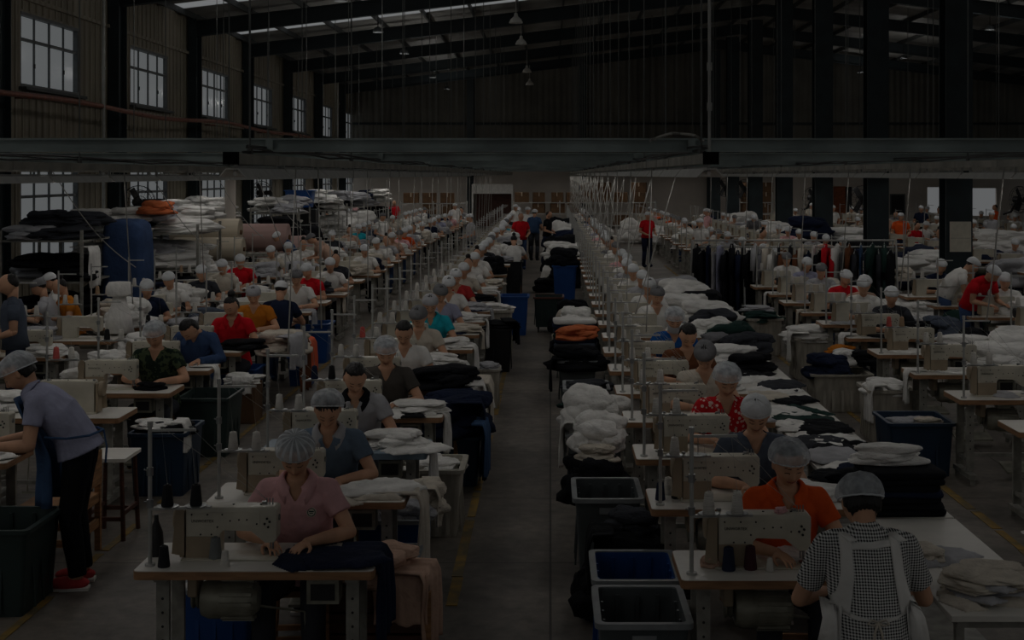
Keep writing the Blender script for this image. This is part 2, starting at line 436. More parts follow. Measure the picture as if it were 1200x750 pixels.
# frames of the wall_back openings and girts, posts
m = MB()
for z in (4.05, 5.4): m.box(((XL + XR) / 2, YB - .16, z), (XR - XL, .12, .12))
for z in (3.2,): m.box(((XL + XR) / 2, YB - .16, z), (XR - XL, .14, .16))
S(m.build('trim_4', M_rafter))
for i, x in enumerate((-4.2, 1.7, 8.4, 14.6, 20.8)):
    m = MB(); m.box((x, YB - .3, (under(x) + .4) / 2), (.36, .26, under(x) + .4)); S(m.build('trim_%d' % (5 + i), M_teel))
wn = [0]
def window(y0, y1, z0, z1, X=XL, side=1, four=True):
    wn[0] += 1
    e = empty('window_%d' % wn[0], (X - .1 * side, (y0 + y1) / 2, z0)); S(e)
    W, H = y1 - y0, z1 - z0; m = MB(); t = .06
    for yy in (-W / 2 + t / 2, W / 2 - t / 2): m.box((0, yy, H / 2), (.1, t, H))
    for zz in (t / 2, H - t / 2): m.box((0, 0, zz), (.14, W, t))
    zt = H * .64
    m.box((0, 0, zt), (.06, W, .06))
    for k in (-1, 0, 1): m.box((0.01, k * W / 4, H / 2), (.04, .045 if k == 0 else .028, H))
    m.build('window_frame', M_frame, e)
    m = MB(); m.box((-.005, 0, H / 2), (.006, W - .02, H - .02)); m.build('window_glass', M_glass, e)
    m = MB(); m.box((.12 * side, 0, -.04), (.2, W + .2, .06)); m.build('window_sill', M_purlin, e)
    if z0 > 3 and side == 1:
        m = MB()
        for yy in (-W / 4 - .12, W / 4 - .12): m.box((.07, yy, H * .3), (.03, .03, .09))
        m.build('window_latch', M_dark, e)
for a, b in hi:
    if a > 12: window(a, b, 4.45, 5.93); window(a, b, .95, 3.0)
for a, b in hi:
    if a > 25: window(a, b, 4.45, 5.93, XR, -1); window(a, b, .95, 3.0, XR, -1)
# flashing lines and rib battens on the left cladding
m = MB()
y = 18.0
while y < YB:
    m.box((XL + .0, y, 3.8), (.05, .05, 7.2)); y += .42 if y < 42 else .84
for z in (4.2, 6.25, 3.2): m.box((XL + .06, (YF + YB) / 2, z), (.1, YB - YF, .09))
# keep the battens out of the windows
m2 = MB()
def clear(v0, v1): return True
yy = 18.0
while yy < YB:
    inside = any(a - .03 < yy < b + .03 for a, b in hi)
    segs = [(0, .95), (3.05, 4.4), (5.98, 7.2)] if inside else [(0, 7.2)]
    for a, b in segs: m2.box((XL - .033, yy, (a + b) / 2), (.024, .07, b - a))
    yy += .36 if yy < 45 else .72
for z in (4.28, 6.2, 3.18): m2.box((XL + .0, (YF + YB) / 2, z), (.08, YB - YF, .08))
S(m2.build('trim_20', M_wallrib))
# wall_back ribs
m2 = MB(); x = XL
while x < XR:
    zt = under(x) + RT - .05
    m2.box((x, YB - .1, (2.9 + zt) / 2), (.07, .03, zt - 2.9)); x += .5
S(m2.build('trim_21', M_backrib))

# ---- portal frames: wall columns, ridge columns, rafters
def hsec(m, x, y, z0, z1, dx, dy, t=.03):
    m.box((x, y - dy / 2 + t / 2, (z0 + z1) / 2), (dx, t, z1 - z0)); m.box((x, y + dy / 2 - t / 2, (z0 + z1) / 2), (dx, t, z1 - z0))
    m.box((x, y, (z0 + z1) / 2), (t, dy - 2 * t, z1 - z0))
k = 0
for c in BAYS:
    if c < -4: continue
    m = MB()
    # wall column: flanges face the room, web toward the wall
    hsec(m, XL + .13, c - .1, 0, under(XL) + .5, .25, .6)
    S(m.build('wall_left_column', M_teel))
    m = MB(); hsec(m, XR - .3, c, 0, under(XR) + .4, .3, .46); S(m.build('wall_right_column', M_teel))
    m = MB()
    for xa, xb in ((XL + .05, RIDGE), (RIDGE, XR - .05)):
        za, zb = under(xa), under(xb)
        for (lo, hi_, wd) in ((0, .03, .24), (.03, .42, .06), (.42, .45, .24)):
            m.prism([(xa, za + lo), (xb, zb + lo), (xb, zb + hi_), (xa, za + hi_)], c - wd / 2, c + wd / 2, 'y')
    S(m.build('ceiling_rafter', M_rafter))
RC = [28.3 + 6.93 * j for j in range(7)]
for j, c in enumerate(RC):
    m = MB(); hsec(m, RIDGE, c, 0, under(RIDGE) + .1, .55, .5, .035)
    if j == 0:
        pass
    S(m.build('wall_ridge_column', M_teel))
# ---- roof: purlins, sheets, translucent strips
m = MB(); x = XL + .2
xs = []
while x < XR: xs.append(x); x += 1.52
for x in xs: m.box((x, (YB + YF) / 2, under(x) + .53), (.06, YB - YF, .16))
S(m.build('ceiling_purlins', M_purlin))
ms, mk = MB(), MB()
for c0, c1 in zip(BAYS, BAYS[1:] + [YB]):
    if c1 < YF: continue
    s0, s1 = c0 + 4.45, c0 + 5.45
    parts = [(max(c0, YF), s0, 0), (s0, s1, 1), (s1, c1, 0)] if c1 - c0 > 6 and YF < s0 < 46 else [(max(c0, YF), c1, 0)]
    for a, b, k2 in parts:
        for xa, xb in ((XL - .2, RIDGE), (RIDGE, XR + .2)):
            za, zb = under(xa) + RT, under(xb) + RT
            # the translucent strips stop short of the eaves
            if k2:
                L = .25
                (mk).prism([(xa, za), (xb, zb), (xb, zb + .02), (xa, za + .02)], a, b, 'y')
            else: ms.prism([(xa, za), (xb, zb), (xb, zb + .05), (xa, za + .05)], a, b, 'y')
S(ms.build('ceiling', M_roofsheet)); S(mk.build('ceiling_skylights', M_skylight))

# ---- copper pipe and white riser on the window wall
m = MB(); pts = []
for i in range(60):
    y = 14 + i * .98; pts.append((XL + .62, y, 4.2 + .05 * math.sin(y * .5) - .04 * math.cos(y * .21)))
m.tube(pts, .055, 8)
for c in BAYS:
    if 14 < c < 70: m.box((XL + .55, c, 4.14), (.3, .04, .03))
o = m.build('copper_pipe', M_copper, smooth=True); tag(o, 'long reddish pipe running along the window wall below the upper windows', 'pipe')
for x, y, nm in ((-9.75, 29.8, 'white thin riser pipe standing between the first two upper windows'), (-9.75, 62.6, 'white thin riser pipe near the far end of the window wall')):
    m = MB(); m.cyl((x, y, 0), (x, y, 7.2), .035, n=8)
    for z in (1, 3, 5, 6.6): m.cyl((x, y, z), (x, y, z + .06), .05, n=8)
    tag(m.build('riser_pipe', M_stand), nm, 'pipe')

# ---- pendant lamps under the ridge side
pp = empty('pendant_lamp')
m = MB(); m.lathe([(.03, .3), (.05, .28), (.06, .2), (.15, .12), (.2, .02), (.195, .0), (.14, .1), (.04, .17)], n=20)
m.build('lamp_shade', M_refl, pp, smooth=True)
m = MB(); m.cyl((0, 0, .28), (0, 0, .95), .012, n=6); m.build('hanging_rod', M_cord, pp)
m = MB(); m.ball((0, 0, .06), (.05, .05, .07)); m.build('bulb', M_tube, pp, smooth=True)
index_kids()
for i, (y, zz) in enumerate(((39.6, 7.1), (46.6, 7.15), (58.0, 7.05), (66.0, 7.05))):
    o = place(pp, (-1.0, y, zz)) if i else place(pp, (-1.0, y, zz))
    tag(o, 'white bell pendant lamp hanging under the roof, %s of the four in line' % ['nearest', 'second', 'third', 'smallest and farthest'][i], 'lamp', 'pendant lamps under the roof')
proto(pp)
hb = empty('roof_lamp')
m = MB(); m.lathe([(.05, .16), (.13, .1), (.16, .0), (.14, .0), (.08, .08)], n=16); m.build('lamp_shade', M_frame, hb, smooth=True)
m = MB(); m.cyl((0, 0, .15), (0, 0, .5), .012, n=6); m.build('hanging_rod', M_dark, hb)
index_kids()
HB = hb
proto(hb)

# ---- overhead grid: cross channels resting on cable trays, with light troughs below
cross = [9.5 + 6.2 * i for i in range(10)]
for i, y in enumerate(cross):
    m = MB(); z0, z1 = 2.86, 2.955; xa, xb = (XL + .6, 24.0)
    if 1:
        m.box(((xa + xb) / 2, y, z1 - .006), (xb - xa, .06, .012)); m.box(((xa + xb) / 2, y, z0 + .006), (xb - xa, .06, .012))
        m.box(((xa + xb) / 2, y + .024, (z0 + z1) / 2), (xb - xa, .012, z1 - z0))
        for x in (-6.1, -1.95, .98, 6.2, 12): m.box((x, y - .02, 2.9), (.05, .03, .09))
    o = m.build('cross_channel', M_galv)
    tag(o, 'grey steel cross channel spanning the hall overhead, %s from the front' % ORD[i], 'beam', 'cross channels above the light rows')
M_hole = mat('black_end_cap', (9, 9, 10), rough=.8, spec=.1)
M_rod = mat('rod_steel', (110, 112, 110), rough=.5, metal=.3, var=.1)
TR = [(-1.95, 8.36, 'left aisle row', 0), (.98, 8.36, 'right aisle row', 0.0), (-4.1, 6.6, 'second left row', -.03), (3.95, 7.0, 'second right row', 0.0),
      (-6.6, 10.0, 'third left row', -.03), (6.6, 12.0, 'third right row', .0), (9.7, 24, 'ridge column row', 0.0), (13.2, 30, 'outermost right row', 0.0), (-8.6, 30, 'window wall row', 0.0)]
fx = empty('light_trough')
m = MB()
prof = [(-.085, 0), (-.04, .055), (.04, .055), (.085, 0), (.079, 0), (.036, .048), (-.036, .048), (-.079, 0)]
m.prism(prof, -.72, .72, 'y'); m.build('reflector', M_refl, fx)
m = MB()
for s in (-.62, .62): m.box((0, s, .09), (.02, .02, .1))
m.box((0, 0, .062), (.02, 1.26, .016))
m.build('bracket', M_stand, fx)
m = MB(); m.cyl((0, -.64, .022), (0, .64, .022), .014, n=8); m.build('tube', M_tube, fx)
index_kids()
nfx = 0
for ti, (x, y0, nm, dz) in enumerate(TR):
    ye = 69.0
    e = empty('cable_tray', (x, y0, 2.77 + dz)); L = ye - y0
    m = MB(); m.box((0, L / 2, .0), (.085, L, .004)); m.box((-.04, L / 2, .03), (.004, L, .06)); m.box((.04, L / 2, .03), (.004, L, .06)); m.box((0, L / 2, .06), (.085, L, .003))
    y = 0.0
    while y < L and y < 30: m.box((0, y, .03), (.092, .03, .066)); y += 1.24
    m.build('channel', M_tray, e)
    m = MB(); m.box((0, -.024, .032), (.098, .014, .078)); m.build('end_cap', M_hole, e)
    tag(e, 'grey cable tray running away overhead above the %s' % nm, 'cable tray', 'cable trays overhead')
    # bundled cables lying on the tray
    if ti < 6:
        m = MB()
        for q in range(3):
            pts = [(x + .03 * math.sin(y * (1.1 + q) + q), y0 + .3 + y, 2.845 + dz + .012 * q + .02 * abs(math.sin(y * .9 + q * 2))) for y in [j * .5 for j in range(int((min(ye, 40) - y0) * 2))]]
            m.tube(pts, .009, 5)
        tag(m.build('cable_bundle', M_dcord), 'dark cables lying on the tray above the %s' % nm, 'cables')
    # rods from the roof
    y = y0 + .5; n = 0
    while y < 62:
        m = MB(); m.cyl((x, y, 2.83 + dz), (x, y, under(x) + .5), .007 if y < 30 else .011, n=5); m.cyl((x, y, 2.83 + dz), (x, y, 2.87 + dz), .02, n=6)
        tag(m.build('hanger_rod', M_rod), 'thin rod hanging the tray of the %s, %s' % (nm, ORD[n]), 'rod', 'hanger rods'); n += 1
        y += (5.2 if abs(x) > 2 else 4.4 if x < 0 else 2.9) * rnd.uniform(.9, 1.1)
    y = y0 + .72; i = 0
    while y < ye:
        if (ti < 6 or i % 2 == 0):
            o = place(fx, (x, y, 2.685 + dz + (0 if ti < 2 else -.02))); nfx += 1
            far = 'far' if i > 11 else ORD[i]
            tag(o, 'white light trough above the %s, %s' % (nm, ('%s from the front' % far) if i <= 11 else 'among the far ones'), 'light fixture', 'light troughs above the ' + nm)
        y += 1.5; i += 1
proto(fx)
# daylight-white lamps in the troughs
def area(x, y, z, sx, sy, power, col=(1, .97, .93)):
    d = bpy.data.lights.new('tube_light', 'AREA'); d.shape = 'RECTANGLE'; d.size = sx; d.size_y = sy; d.energy = power; d.color = col
    o = bpy.data.objects.new('tube_light', d); C.objects.link(o); o.location = (x, y, z); return o
for (x, y0, nm, dz) in TR:
    y = y0
    while y < 69:
        L = min(7.0, 69 - y)
        if L < 1: break
        area(x, y + L / 2, 2.672 + dz, .1, L, LP * L * (1.6 if y > 50 else 1))
        y += L
# point lights added as fill for walls and trays; low-bay lamps hang above some
LIT = []
for y in (-3, 4, 11, 18, 25.5, 32.5, 39.6, 46.6, 58.0, 66.0):
    d = bpy.data.lights.new('bay_fill_light', 'POINT'); d.energy = BAY_FILL; d.shadow_soft_size = .16; d.color = (1, .97, .92)
    for lx in ((-5.0, 15.0) if y > 0 else (-5.0,)):
        o = bpy.data.objects.new('bay_fill_light', d); C.objects.link(o); o.location = (lx, y, under(lx) - 1.15); LIT.append((lx, y))
for i, (lx, ly) in enumerate(LIT):
    if ly > 30: tag(place(HB, (lx, ly, under(lx) - .5)), 'small low-bay lamp under the roof %s, %s along' % ('on the window side' if lx < 0 else 'past the ridge columns', ORD[int(ly // 7)]), 'lamp')
# the trays run on behind the camera: rows lit there as well
for x in (-4.1, 3.95, -6.6, 6.6): area(x, 2.5, 2.67, .1, 6, LP * 6)

# ---- ridge column paper sign, wall switches
sg = empty('paper_notice', (RIDGE + .02, RC[0] - .262, 1.12))
m = MB(); m.box((0, 0, .31), (.44, .006, .62)); m.build('sheet', M_paper, sg)
m = MB(); m.box((0, -.004, .28), (.4, .002, .008)); m.build('fold_crease', M_leg, sg)
tag(sg, 'pale paper notice hung on the nearest ridge column', 'notice')
# white downpipe dropping to the right tray end, and loose cable loop
m = MB(); m.cyl((.99, 8.5, 2.84), (.99, 8.5, 8.1), .010, n=8)
for z in (3.1, 3.35): m.cyl((.99, 8.5, z), (.99, 8.5, z + .05), .016, n=8)
tag(m.build('drop_pipe', M_stand), 'slim pale pipe dropping from the roof to the tray end right of the aisle', 'pipe')
m = MB()
m.tube([(PX(762 + i * 4.6, 8.9), 8.9 + .1 * math.sin(i), PZ(165 - 9 * math.sin(i / 14 * PI), 8.9) - .0) for i in range(15)], .009, 6)
tag(m.build('loose_cable', M_cord), 'white cable looping over the tray end right of the aisle', 'cable')

# ---- wall fans
wf = empty('wall_fan')
m = MB(); m.tube([(0, .45, -.3), (0, .25, -.25), (0, .08, 0)], .025, 6); m.build('wall_bracket', M_dark, wf)
m = MB(); m.cyl((0, .02, 0), (0, .16, 0), .07, n=12); m.build('motor_housing', M_dark, wf)
for a in range(3):
    m = MB(); t = a * 2 * PI / 3
    m.box((math.cos(t) * .15, -.01, math.sin(t) * .15), (.2, .012, .11), rot=Matrix.Rotation(-t, 3, 'Y') @ Matrix.Rotation(.35, 3, 'X')); m.build('blade', M_dark, wf)
m = MB()
for rr, yy in ((.27, 0), (.2, -.05), (.1, -.07), (.27, .05)):
    m.tube([(rr * math.cos(t / 20 * 2 * PI), yy, rr * math.sin(t / 20 * 2 * PI)) for t in range(21)], .005, 4)
for t in range(18):
    a = t / 18 * 2 * PI; m.tube([(0, -.08, 0), (.14 * math.cos(a), -.065, .14 * math.sin(a)), (.27 * math.cos(a), 0, .27 * math.sin(a)), (.26 * math.cos(a), .06, .26 * math.sin(a))], .003, 3)
m.build('cage', M_dark, wf)
index_kids()
for px, py, D, rz, s, lb in ((163, 237, 33.3, .6, 1.5, 'black wall fan in front of the second lower window'), (307, 226, 47.4, .7, 1.5, 'black wall fan in front of a far lower window'),
        (872, 222, 60, -.5, 1.6, 'black wall fan beside the far ridge columns, first of two'), (849, 220, 66, -.3, 1.6, 'black wall fan beside the far ridge columns, smaller one'),
        (1010, 234, 45, -.5, 1.7, 'large black fan on a post beside the third ridge column'), (953, 232, 54, .4, 1.6, 'black fan between the ridge columns over the white piles'), (1196, 234, 44, .5, 1.6, 'black fan at the edge of the view on the right')):
    tag(place(wf, (PX(px, D), D, PZ(py, D)), rz, s), lb, 'fan')
proto(wf)

# ---- things of the far wall: shelving, cartons, board, door, dark opening
d1 = empty('door_1', (PX(984, 71.8), 71.86, 0)); S(d1)
m = MB(); m.box((0, 0, 1.05), (.62, .06, 2.1)); m.box((0, -.04, 1.5), (.42, .02, .8)); m.build('door_panel', mat('brown_door', (150, 84, 46), rough=.6), d1)
m = MB(); m.box((.4, 0, 1.05), (.5, .04, 2.05)); m.build('door_dark_leaf', M_dark, d1)
wn[0] += 1
d2 = empty('window_%d' % wn[0], (PX(1052, 71.8), 71.86, .6)); S(d2)
m = MB(); m.box((0, 0, .55), (.8, .04, 1.1)); m.build('window_frame', M_frame, d2); m = MB(); m.box((0, -.03, .55), (.66, .02, .96)); m.build('window_pane', M_dark, d2)
m = MB(); x0, x1 = PX(553, 70), PX(600, 70); m.box(((x0 + x1) / 2, 70.5, 1.98), (x1 - x0, .05, .5)); m.box((x0, 70.5, 1.1), (.08, .06, 2.2)); m.box((x1, 70.5, 1.1), (.08, .06, 2.2))
tag(m.build('doorway_board', M_refl), 'white board over the doorway in the far wall', 'board')
m = MB(); m.box(((x0 + x1) / 2, 71.86, .9), (1.9, .04, 1.8)); S(m.build('door_2', M_dwood))
carton = empty('carton')
m = MB(); m.box((0, 0, .25), (.7, .5, .5)); m.build('body', M_card, carton, bevel=.008)
m = MB(); m.box((0, -.251, .40), (.05, .004, .2)); m.box((0, 0, .502), (.08, .5, .004)); m.build('packing_tape', M_bolt, carton)
index_kids()
sh = 0
for (xa, xb, y, zs_, who) in ((PX(470, 67), PX(547, 67), 67, (.15, .75, 1.3), 'left of the doorway'), (PX(600, 69), PX(768, 69), 69, (.15, .75, 1.3), 'right of the doorway'), (PX(866, 69), PX(905, 69), 69.2, (.15, .75, 1.3), 'behind the ridge columns')):
    e = empty('storage_rack', ((xa + xb) / 2, y, 0)); W = xb - xa
    for z in zs_: m = MB(); m.box((0, 0, z), (W, .7, .04)); m.build('shelf', M_stand, e)
    n = max(2, round(W / 2.2))
    for i in range(n + 1):
        m = MB()
        for s in (-.33, .33): m.box((-W / 2 + i * W / n, s, .7), (.05, .05, 1.42))
        m.build('upright', M_stand, e)
    tag(e, 'long steel storage rack on the far wall, %s' % who, 'rack')
    x = xa + .5
    while x < xb - .3:
        for lvl, z in enumerate(zs_):
            if rnd.random() < (.97 if z > 1 else .4):
                for st in range(1 + (rnd.random() < .45 and z > 1)):
                    sc_ = rnd.uniform(.8, 1.1)
                    o = place(carton, (x, y, z + .02 + st * .5), rnd.uniform(-.15, .15), (sc_, 1, 1))
                    tag(o, 'brown cardboard carton on the far storage rack %s' % who, 'carton', 'cartons on the rack ' + who)
        x += rnd.uniform(.74, .95)
proto(carton)
# ================================================================== PEOPLE
def remeshed(mb, name, mats, vox, smooth_it=3, fac=.5):
    me = mb.mesh(name, mats, True)
    o = bpy.data.objects.new(name, me); C.objects.link(o)
    md = o.modifiers.new('r', 'REMESH'); md.mode = 'VOXEL'; md.voxel_size = vox; md.use_smooth_shade = True
    if smooth_it:
        s = o.modifiers.new('s', 'SMOOTH'); s.factor = fac; s.iterations = smooth_it
    apply_mods(o)
    o.data.polygons.foreach_set('use_smooth', [True] * len(o.data.polygons))
    return o
def folds(o, amp, sc_=9., seed=0., stretch=(1, 1, .5)):
    me = o.data; me.update()
    co = [v.co.copy() for v in me.vertices]; no = [v.normal.copy() for v in me.vertices]
    for v, c, n in zip(me.vertices, co, no):
        q = Vector((c.x * stretch[0], c.y * stretch[1], c.z * stretch[2])) * sc_ + Vector((seed, seed * .7, 0))
        h = 1 - abs(noise.noise(q)) * 3; h2 = noise.noise(q * 2.3)
        v.co = c + n * (amp * (h * .6 + h2 * .5))
    me.update()
def head_fn(u):
    x, y, z = u; f = max(0, -y)
    rx, ry, rz = .077, .094, .112
    p = Vector((x * rx, y * ry, z * rz))
    if z < 0: p.x *= 1 - .30 * (-z) ** 1.6; p.y *= 1 - .12 * (-z) ** 2
    if z < -.1 and y > 0: p.z *= 1 - .35 * y
    def g(cx, cz, sx, sz): return math.exp(-((x - cx) / sx) ** 2 - ((z - cz) / sz) ** 2) * (f > .2)
    d = 0
    d += .021 * g(0, -.20, .13, .13) + .012 * g(0, -.02, .09, .2)       # nose tip, bridge
    d -= .010 * (g(.36, .08, .20, .12) + g(-.36, .08, .20, .12))         # sockets
    d += .006 * (g(.35, .05, .13, .07) + g(-.35, .05, .13, .07))         # lids
    d += .004 * (g(.33, .27, .25, .09) + g(-.33, .27, .25, .09))         # brow ridge
    d += .006 * (g(.52, -.22, .22, .2) + g(-.52, -.22, .22, .2))         # cheeks
    d += .008 * g(0, -.47, .2, .07) + .006 * g(0, -.58, .18, .06) - .004 * g(0, -.525, .22, .025)
    d += .009 * g(0, -.85, .2, .16)
    p.y -= d
    return p
def hand(mb, W, d, n, side, curl=.45, s=1., wr=.026, spread=.12):
    """palm, five fingers; d towards the fingers, n out of the palm, side = +1 for the hand whose thumb lies at -x when d = -y"""
    d = Vector(d).normalized(); n = Vector(n); n = (n - d * n.dot(d)).normalized(); a = d.cross(n).normalized() * side
    W = Vector(W)
    B = Matrix((a, d, n)).transposed()
    mb.ball(W + d * .045 * s, (.037 * s, .052 * s, .0165 * s), 14, 8, M=B)
    mb.cyl(W - d * .01, W + d * .03 * s, wr * .9, .022 * s, 10)
    L = [.068, .076, .070, .054]
    for i in range(4):
        off = (-.028 + .0187 * i) * s
        base = W + d * (.083 - .004 * abs(i - 1.3)) * s + a * off
        dd = (d + a * (spread * (i - 1.5) / 1.5)).normalized(); c = curl * (1 + .12 * i)
        p = base - dd * .022 * s; r = (.0088 if i < 3 else .0075) * s
        pts = [p]; ang = c * .35
        pts.append(base)
        for k, fr in enumerate((.45, .3, .25)):
            v = dd * math.cos(ang) + n * math.sin(ang)
            pts.append(pts[-1] + v * L[i] * fr * s); ang += c * .8
        for k in range(len(pts) - 1): mb.cyl(pts[k], pts[k + 1], r * (1 - .07 * k), r * (1 - .07 * (k + 1)), 8)
        for k in range(1, len(pts)): mb.ball(pts[k], r * (1.03 - .07 * k), 8, 6)
    t0 = W + d * .022 * s - a * .028 * s + n * .004
    t1 = t0 + (d * .6 - a * .75 + n * .25).normalized() * .034 * s; t2 = t1 + (d * .9 - a * .25 + n * .3).normalized() * .028 * s; t3 = t2 + (d * .95 + n * .35).normalized() * .022 * s
    for p, q, r in ((t0, t1, .0125), (t1, t2, .0105), (t2, t3, .009)): mb.cyl(p, q, r * s, r * .9 * s, 8); mb.ball(q, r * .9 * s, 8, 6)
    mb.ball(t0, .0135 * s, 8, 6)

POSES = {
 'sew': dict(sp=[(0, .03, .50), (0, .0, .68), (0, -.055, .85), (0, -.10, .97), (0, -.125, 1.045), (0, -.145, 1.085)], head=(0, -.195, 1.20), pitch=.62, yaw=0,
             sh=(.165, -.105, 1.0), el=[(.285, -.17, .79), (.285, -.17, .79)], wr=[(.095, -.40, .80), (.10, -.42, .80)], hd=[(-.45, -.85, -.12), (-.4, -.85, -.12)], kn=(.13, -.40, .53), an=(.13, -.36, .09)),
 'stand': dict(sp=[(0, .0, .86), (0, -.01, 1.0), (0, -.02, 1.15), (0, -.03, 1.27), (0, -.03, 1.345), (0, -.04, 1.385)], head=(0, -.065, 1.50), pitch=.35, yaw=0,
             sh=(.165, -.02, 1.30), el=[(.25, -.02, 1.05), (.25, -.02, 1.05)], wr=[(.16, -.22, .97), (.16, -.22, .97)], hd=[(-.3, -.9, -.1), (-.3, -.9, -.1)], kn=(.10, -.03, .46), an=(.10, .02, .09)),
 'bent': dict(sp=[(0, .05, .86), (0, .0, .99), (0, -.09, 1.11), (0, -.19, 1.20), (0, -.25, 1.245), (0, -.285, 1.265)], head=(0, -.37, 1.345), pitch=.8, yaw=0,
             sh=(.165, -.20, 1.215), el=[(.23, -.22, .97), (.23, -.22, .97)], wr=[(.14, -.42, .93), (.14, -.42, .93)], hd=[(-.2, -.95, -.1), (-.2, -.95, -.1)], kn=(.10, -.0, .46), an=(.10, .05, .09)),
}
RAD = [(.165, .125), (.142, .108), (.165, .115), (.168, .100), (.10, .072), (.056, .058)]
def torso(mb, sp, g, lo=0, hi=6, flare=0., n=22):
    rs = []
    P = [Vector(p) for p in sp]
    for k in range(lo, hi):
        t = (P[min(k + 1, len(P) - 1)] - P[max(k - 1, 0)]).normalized()
        ay = Vector((1, 0, 0)).cross(t).normalized()
        gg = g + (flare if k == lo else 0)
        rs.append((P[k], Vector((1, 0, 0)) * (RAD[k][0] + gg), ay * (RAD[k][1] + gg)))
    mb.rings(rs, n)
def limb(mb, pts, rr, n=12):
    for i in range(len(pts) - 1): mb.cyl(pts[i], pts[i + 1], rr[i], rr[i + 1], n)
    for i in range(len(pts)): mb.ball(pts[i], rr[i], n, 8)
def headmat(ps):
    return Matrix.Rotation(ps.get('yaw', 0), 3, 'Z') @ Matrix.Rotation(ps.get('roll', 0), 3, 'Y') @ Matrix.Rotation(ps['pitch'], 3, 'X')
def arm_pts(ps, s):
    i = 0 if s < 0 else 1
    sh = Vector((s * ps['sh'][0], ps['sh'][1], ps['sh'][2] + ps.get('shr', [0, 0])[i]))
    el = Vector(ps['el'][i]); wr = Vector(ps['wr'][i]); el.x *= s; wr.x *= s
    hd = Vector(ps['hd'][i]); hd.x *= s
    return sh, el, wr, hd
def cap_mesh(M, Hc, kind, fine=True):
    """gathered gauze net / cloth cap over the skull"""
    mb = MB(); nu, nv = (84, 14) if fine else (20, 6); pts = []
    grow = {'net': 1.04, 'flat': .95, 'cloth': .93}[kind]
    for j in range(nv):
        t = j / (nv - 1)
        for i in range(nu):
            a = 2 * PI * i / nu
            ph = t * PI * .5                                  # 0 crown .. 1 rim
            rimz = .058 - .075 * (.5 + .5 * math.sin(a)) ** 1.0
            r = math.sin(ph) ** .82
            x = .101 * grow * math.cos(a) * r; y = .118 * grow * math.sin(a) * r + .016
            z = rimz + (.128 * grow - rimz) * math.cos(ph) ** .9
            pl = (.0042 if kind == 'net' else .0015) * math.cos(28 * a) * math.sin(ph) * (1.1 - .6 * t) if fine else 0
            k = 1 + .05 * math.sin(PI * min(1, t * 1.05)) + (-.07 if t > .93 else 0)
            q = Vector((x, y, 0)); q *= k; q += q.normalized() * pl if q.length > 1e-4 else Vector()
            lump = .004 * noise.noise(Vector((math.cos(a) * 2.5, math.sin(a) * 2.5, t * 2.5 + (Hc.x * 3))))
            pts.append(tuple(M @ Vector((q.x * (1 + lump * 6), q.y * (1 + lump * 6), z + lump)) + Hc))
    mb.grid(pts, nu, nv, closed=True)
    return mb, [pts[(nv - 1) * nu + i] for i in range(0, nu, 2 if fine else 1)]
def hair_mesh(M, Hc, style):
    mb = MB()
    def fn(u):
        x, y, z = u; f = max(0., -y)
        p = Vector((x * .083, y * .100, z * .119))
        line = .74 if style != 'fringe' else .56
        lim = line - .2 * abs(x)
        if y < .15 and z < lim: k = .86; p = Vector((x * .077 * k, y * .094 * k, z * .1))
        if y >= .15 and z < -.55: p *= .8
        bump = 1 + .02 * math.sin(x * 30 + z * 4)
        return p * bump + Vector((0, .011, .002))
    if style == 'full':
        def fn2(u):
            p = fn(u); k = 1.06 if (u[2] > .62 or u[1] > .1) else 1
            return Vector((p.x * k, p.y * k, p.z * (1.05 if u[2] > .6 else 1)))
        mb.ball(Hc, 1, 40, 30, M=M, fn=fn2)
    else: mb.ball(Hc, 1, 40, 30, M=M, fn=fn)
    if style == 'bun': mb.ball(Hc + M @ Vector((0, .085, .115)), (.045, .045, .05), 16, 10)
    if style == 'tail': mb.tube([Hc + M @ Vector(q) for q in ((0, .09, .03), (0, .13, -.02), (0, .12, -.10), (0, .10, -.17))], [.022, .03, .025, .008], 10)
    return mb
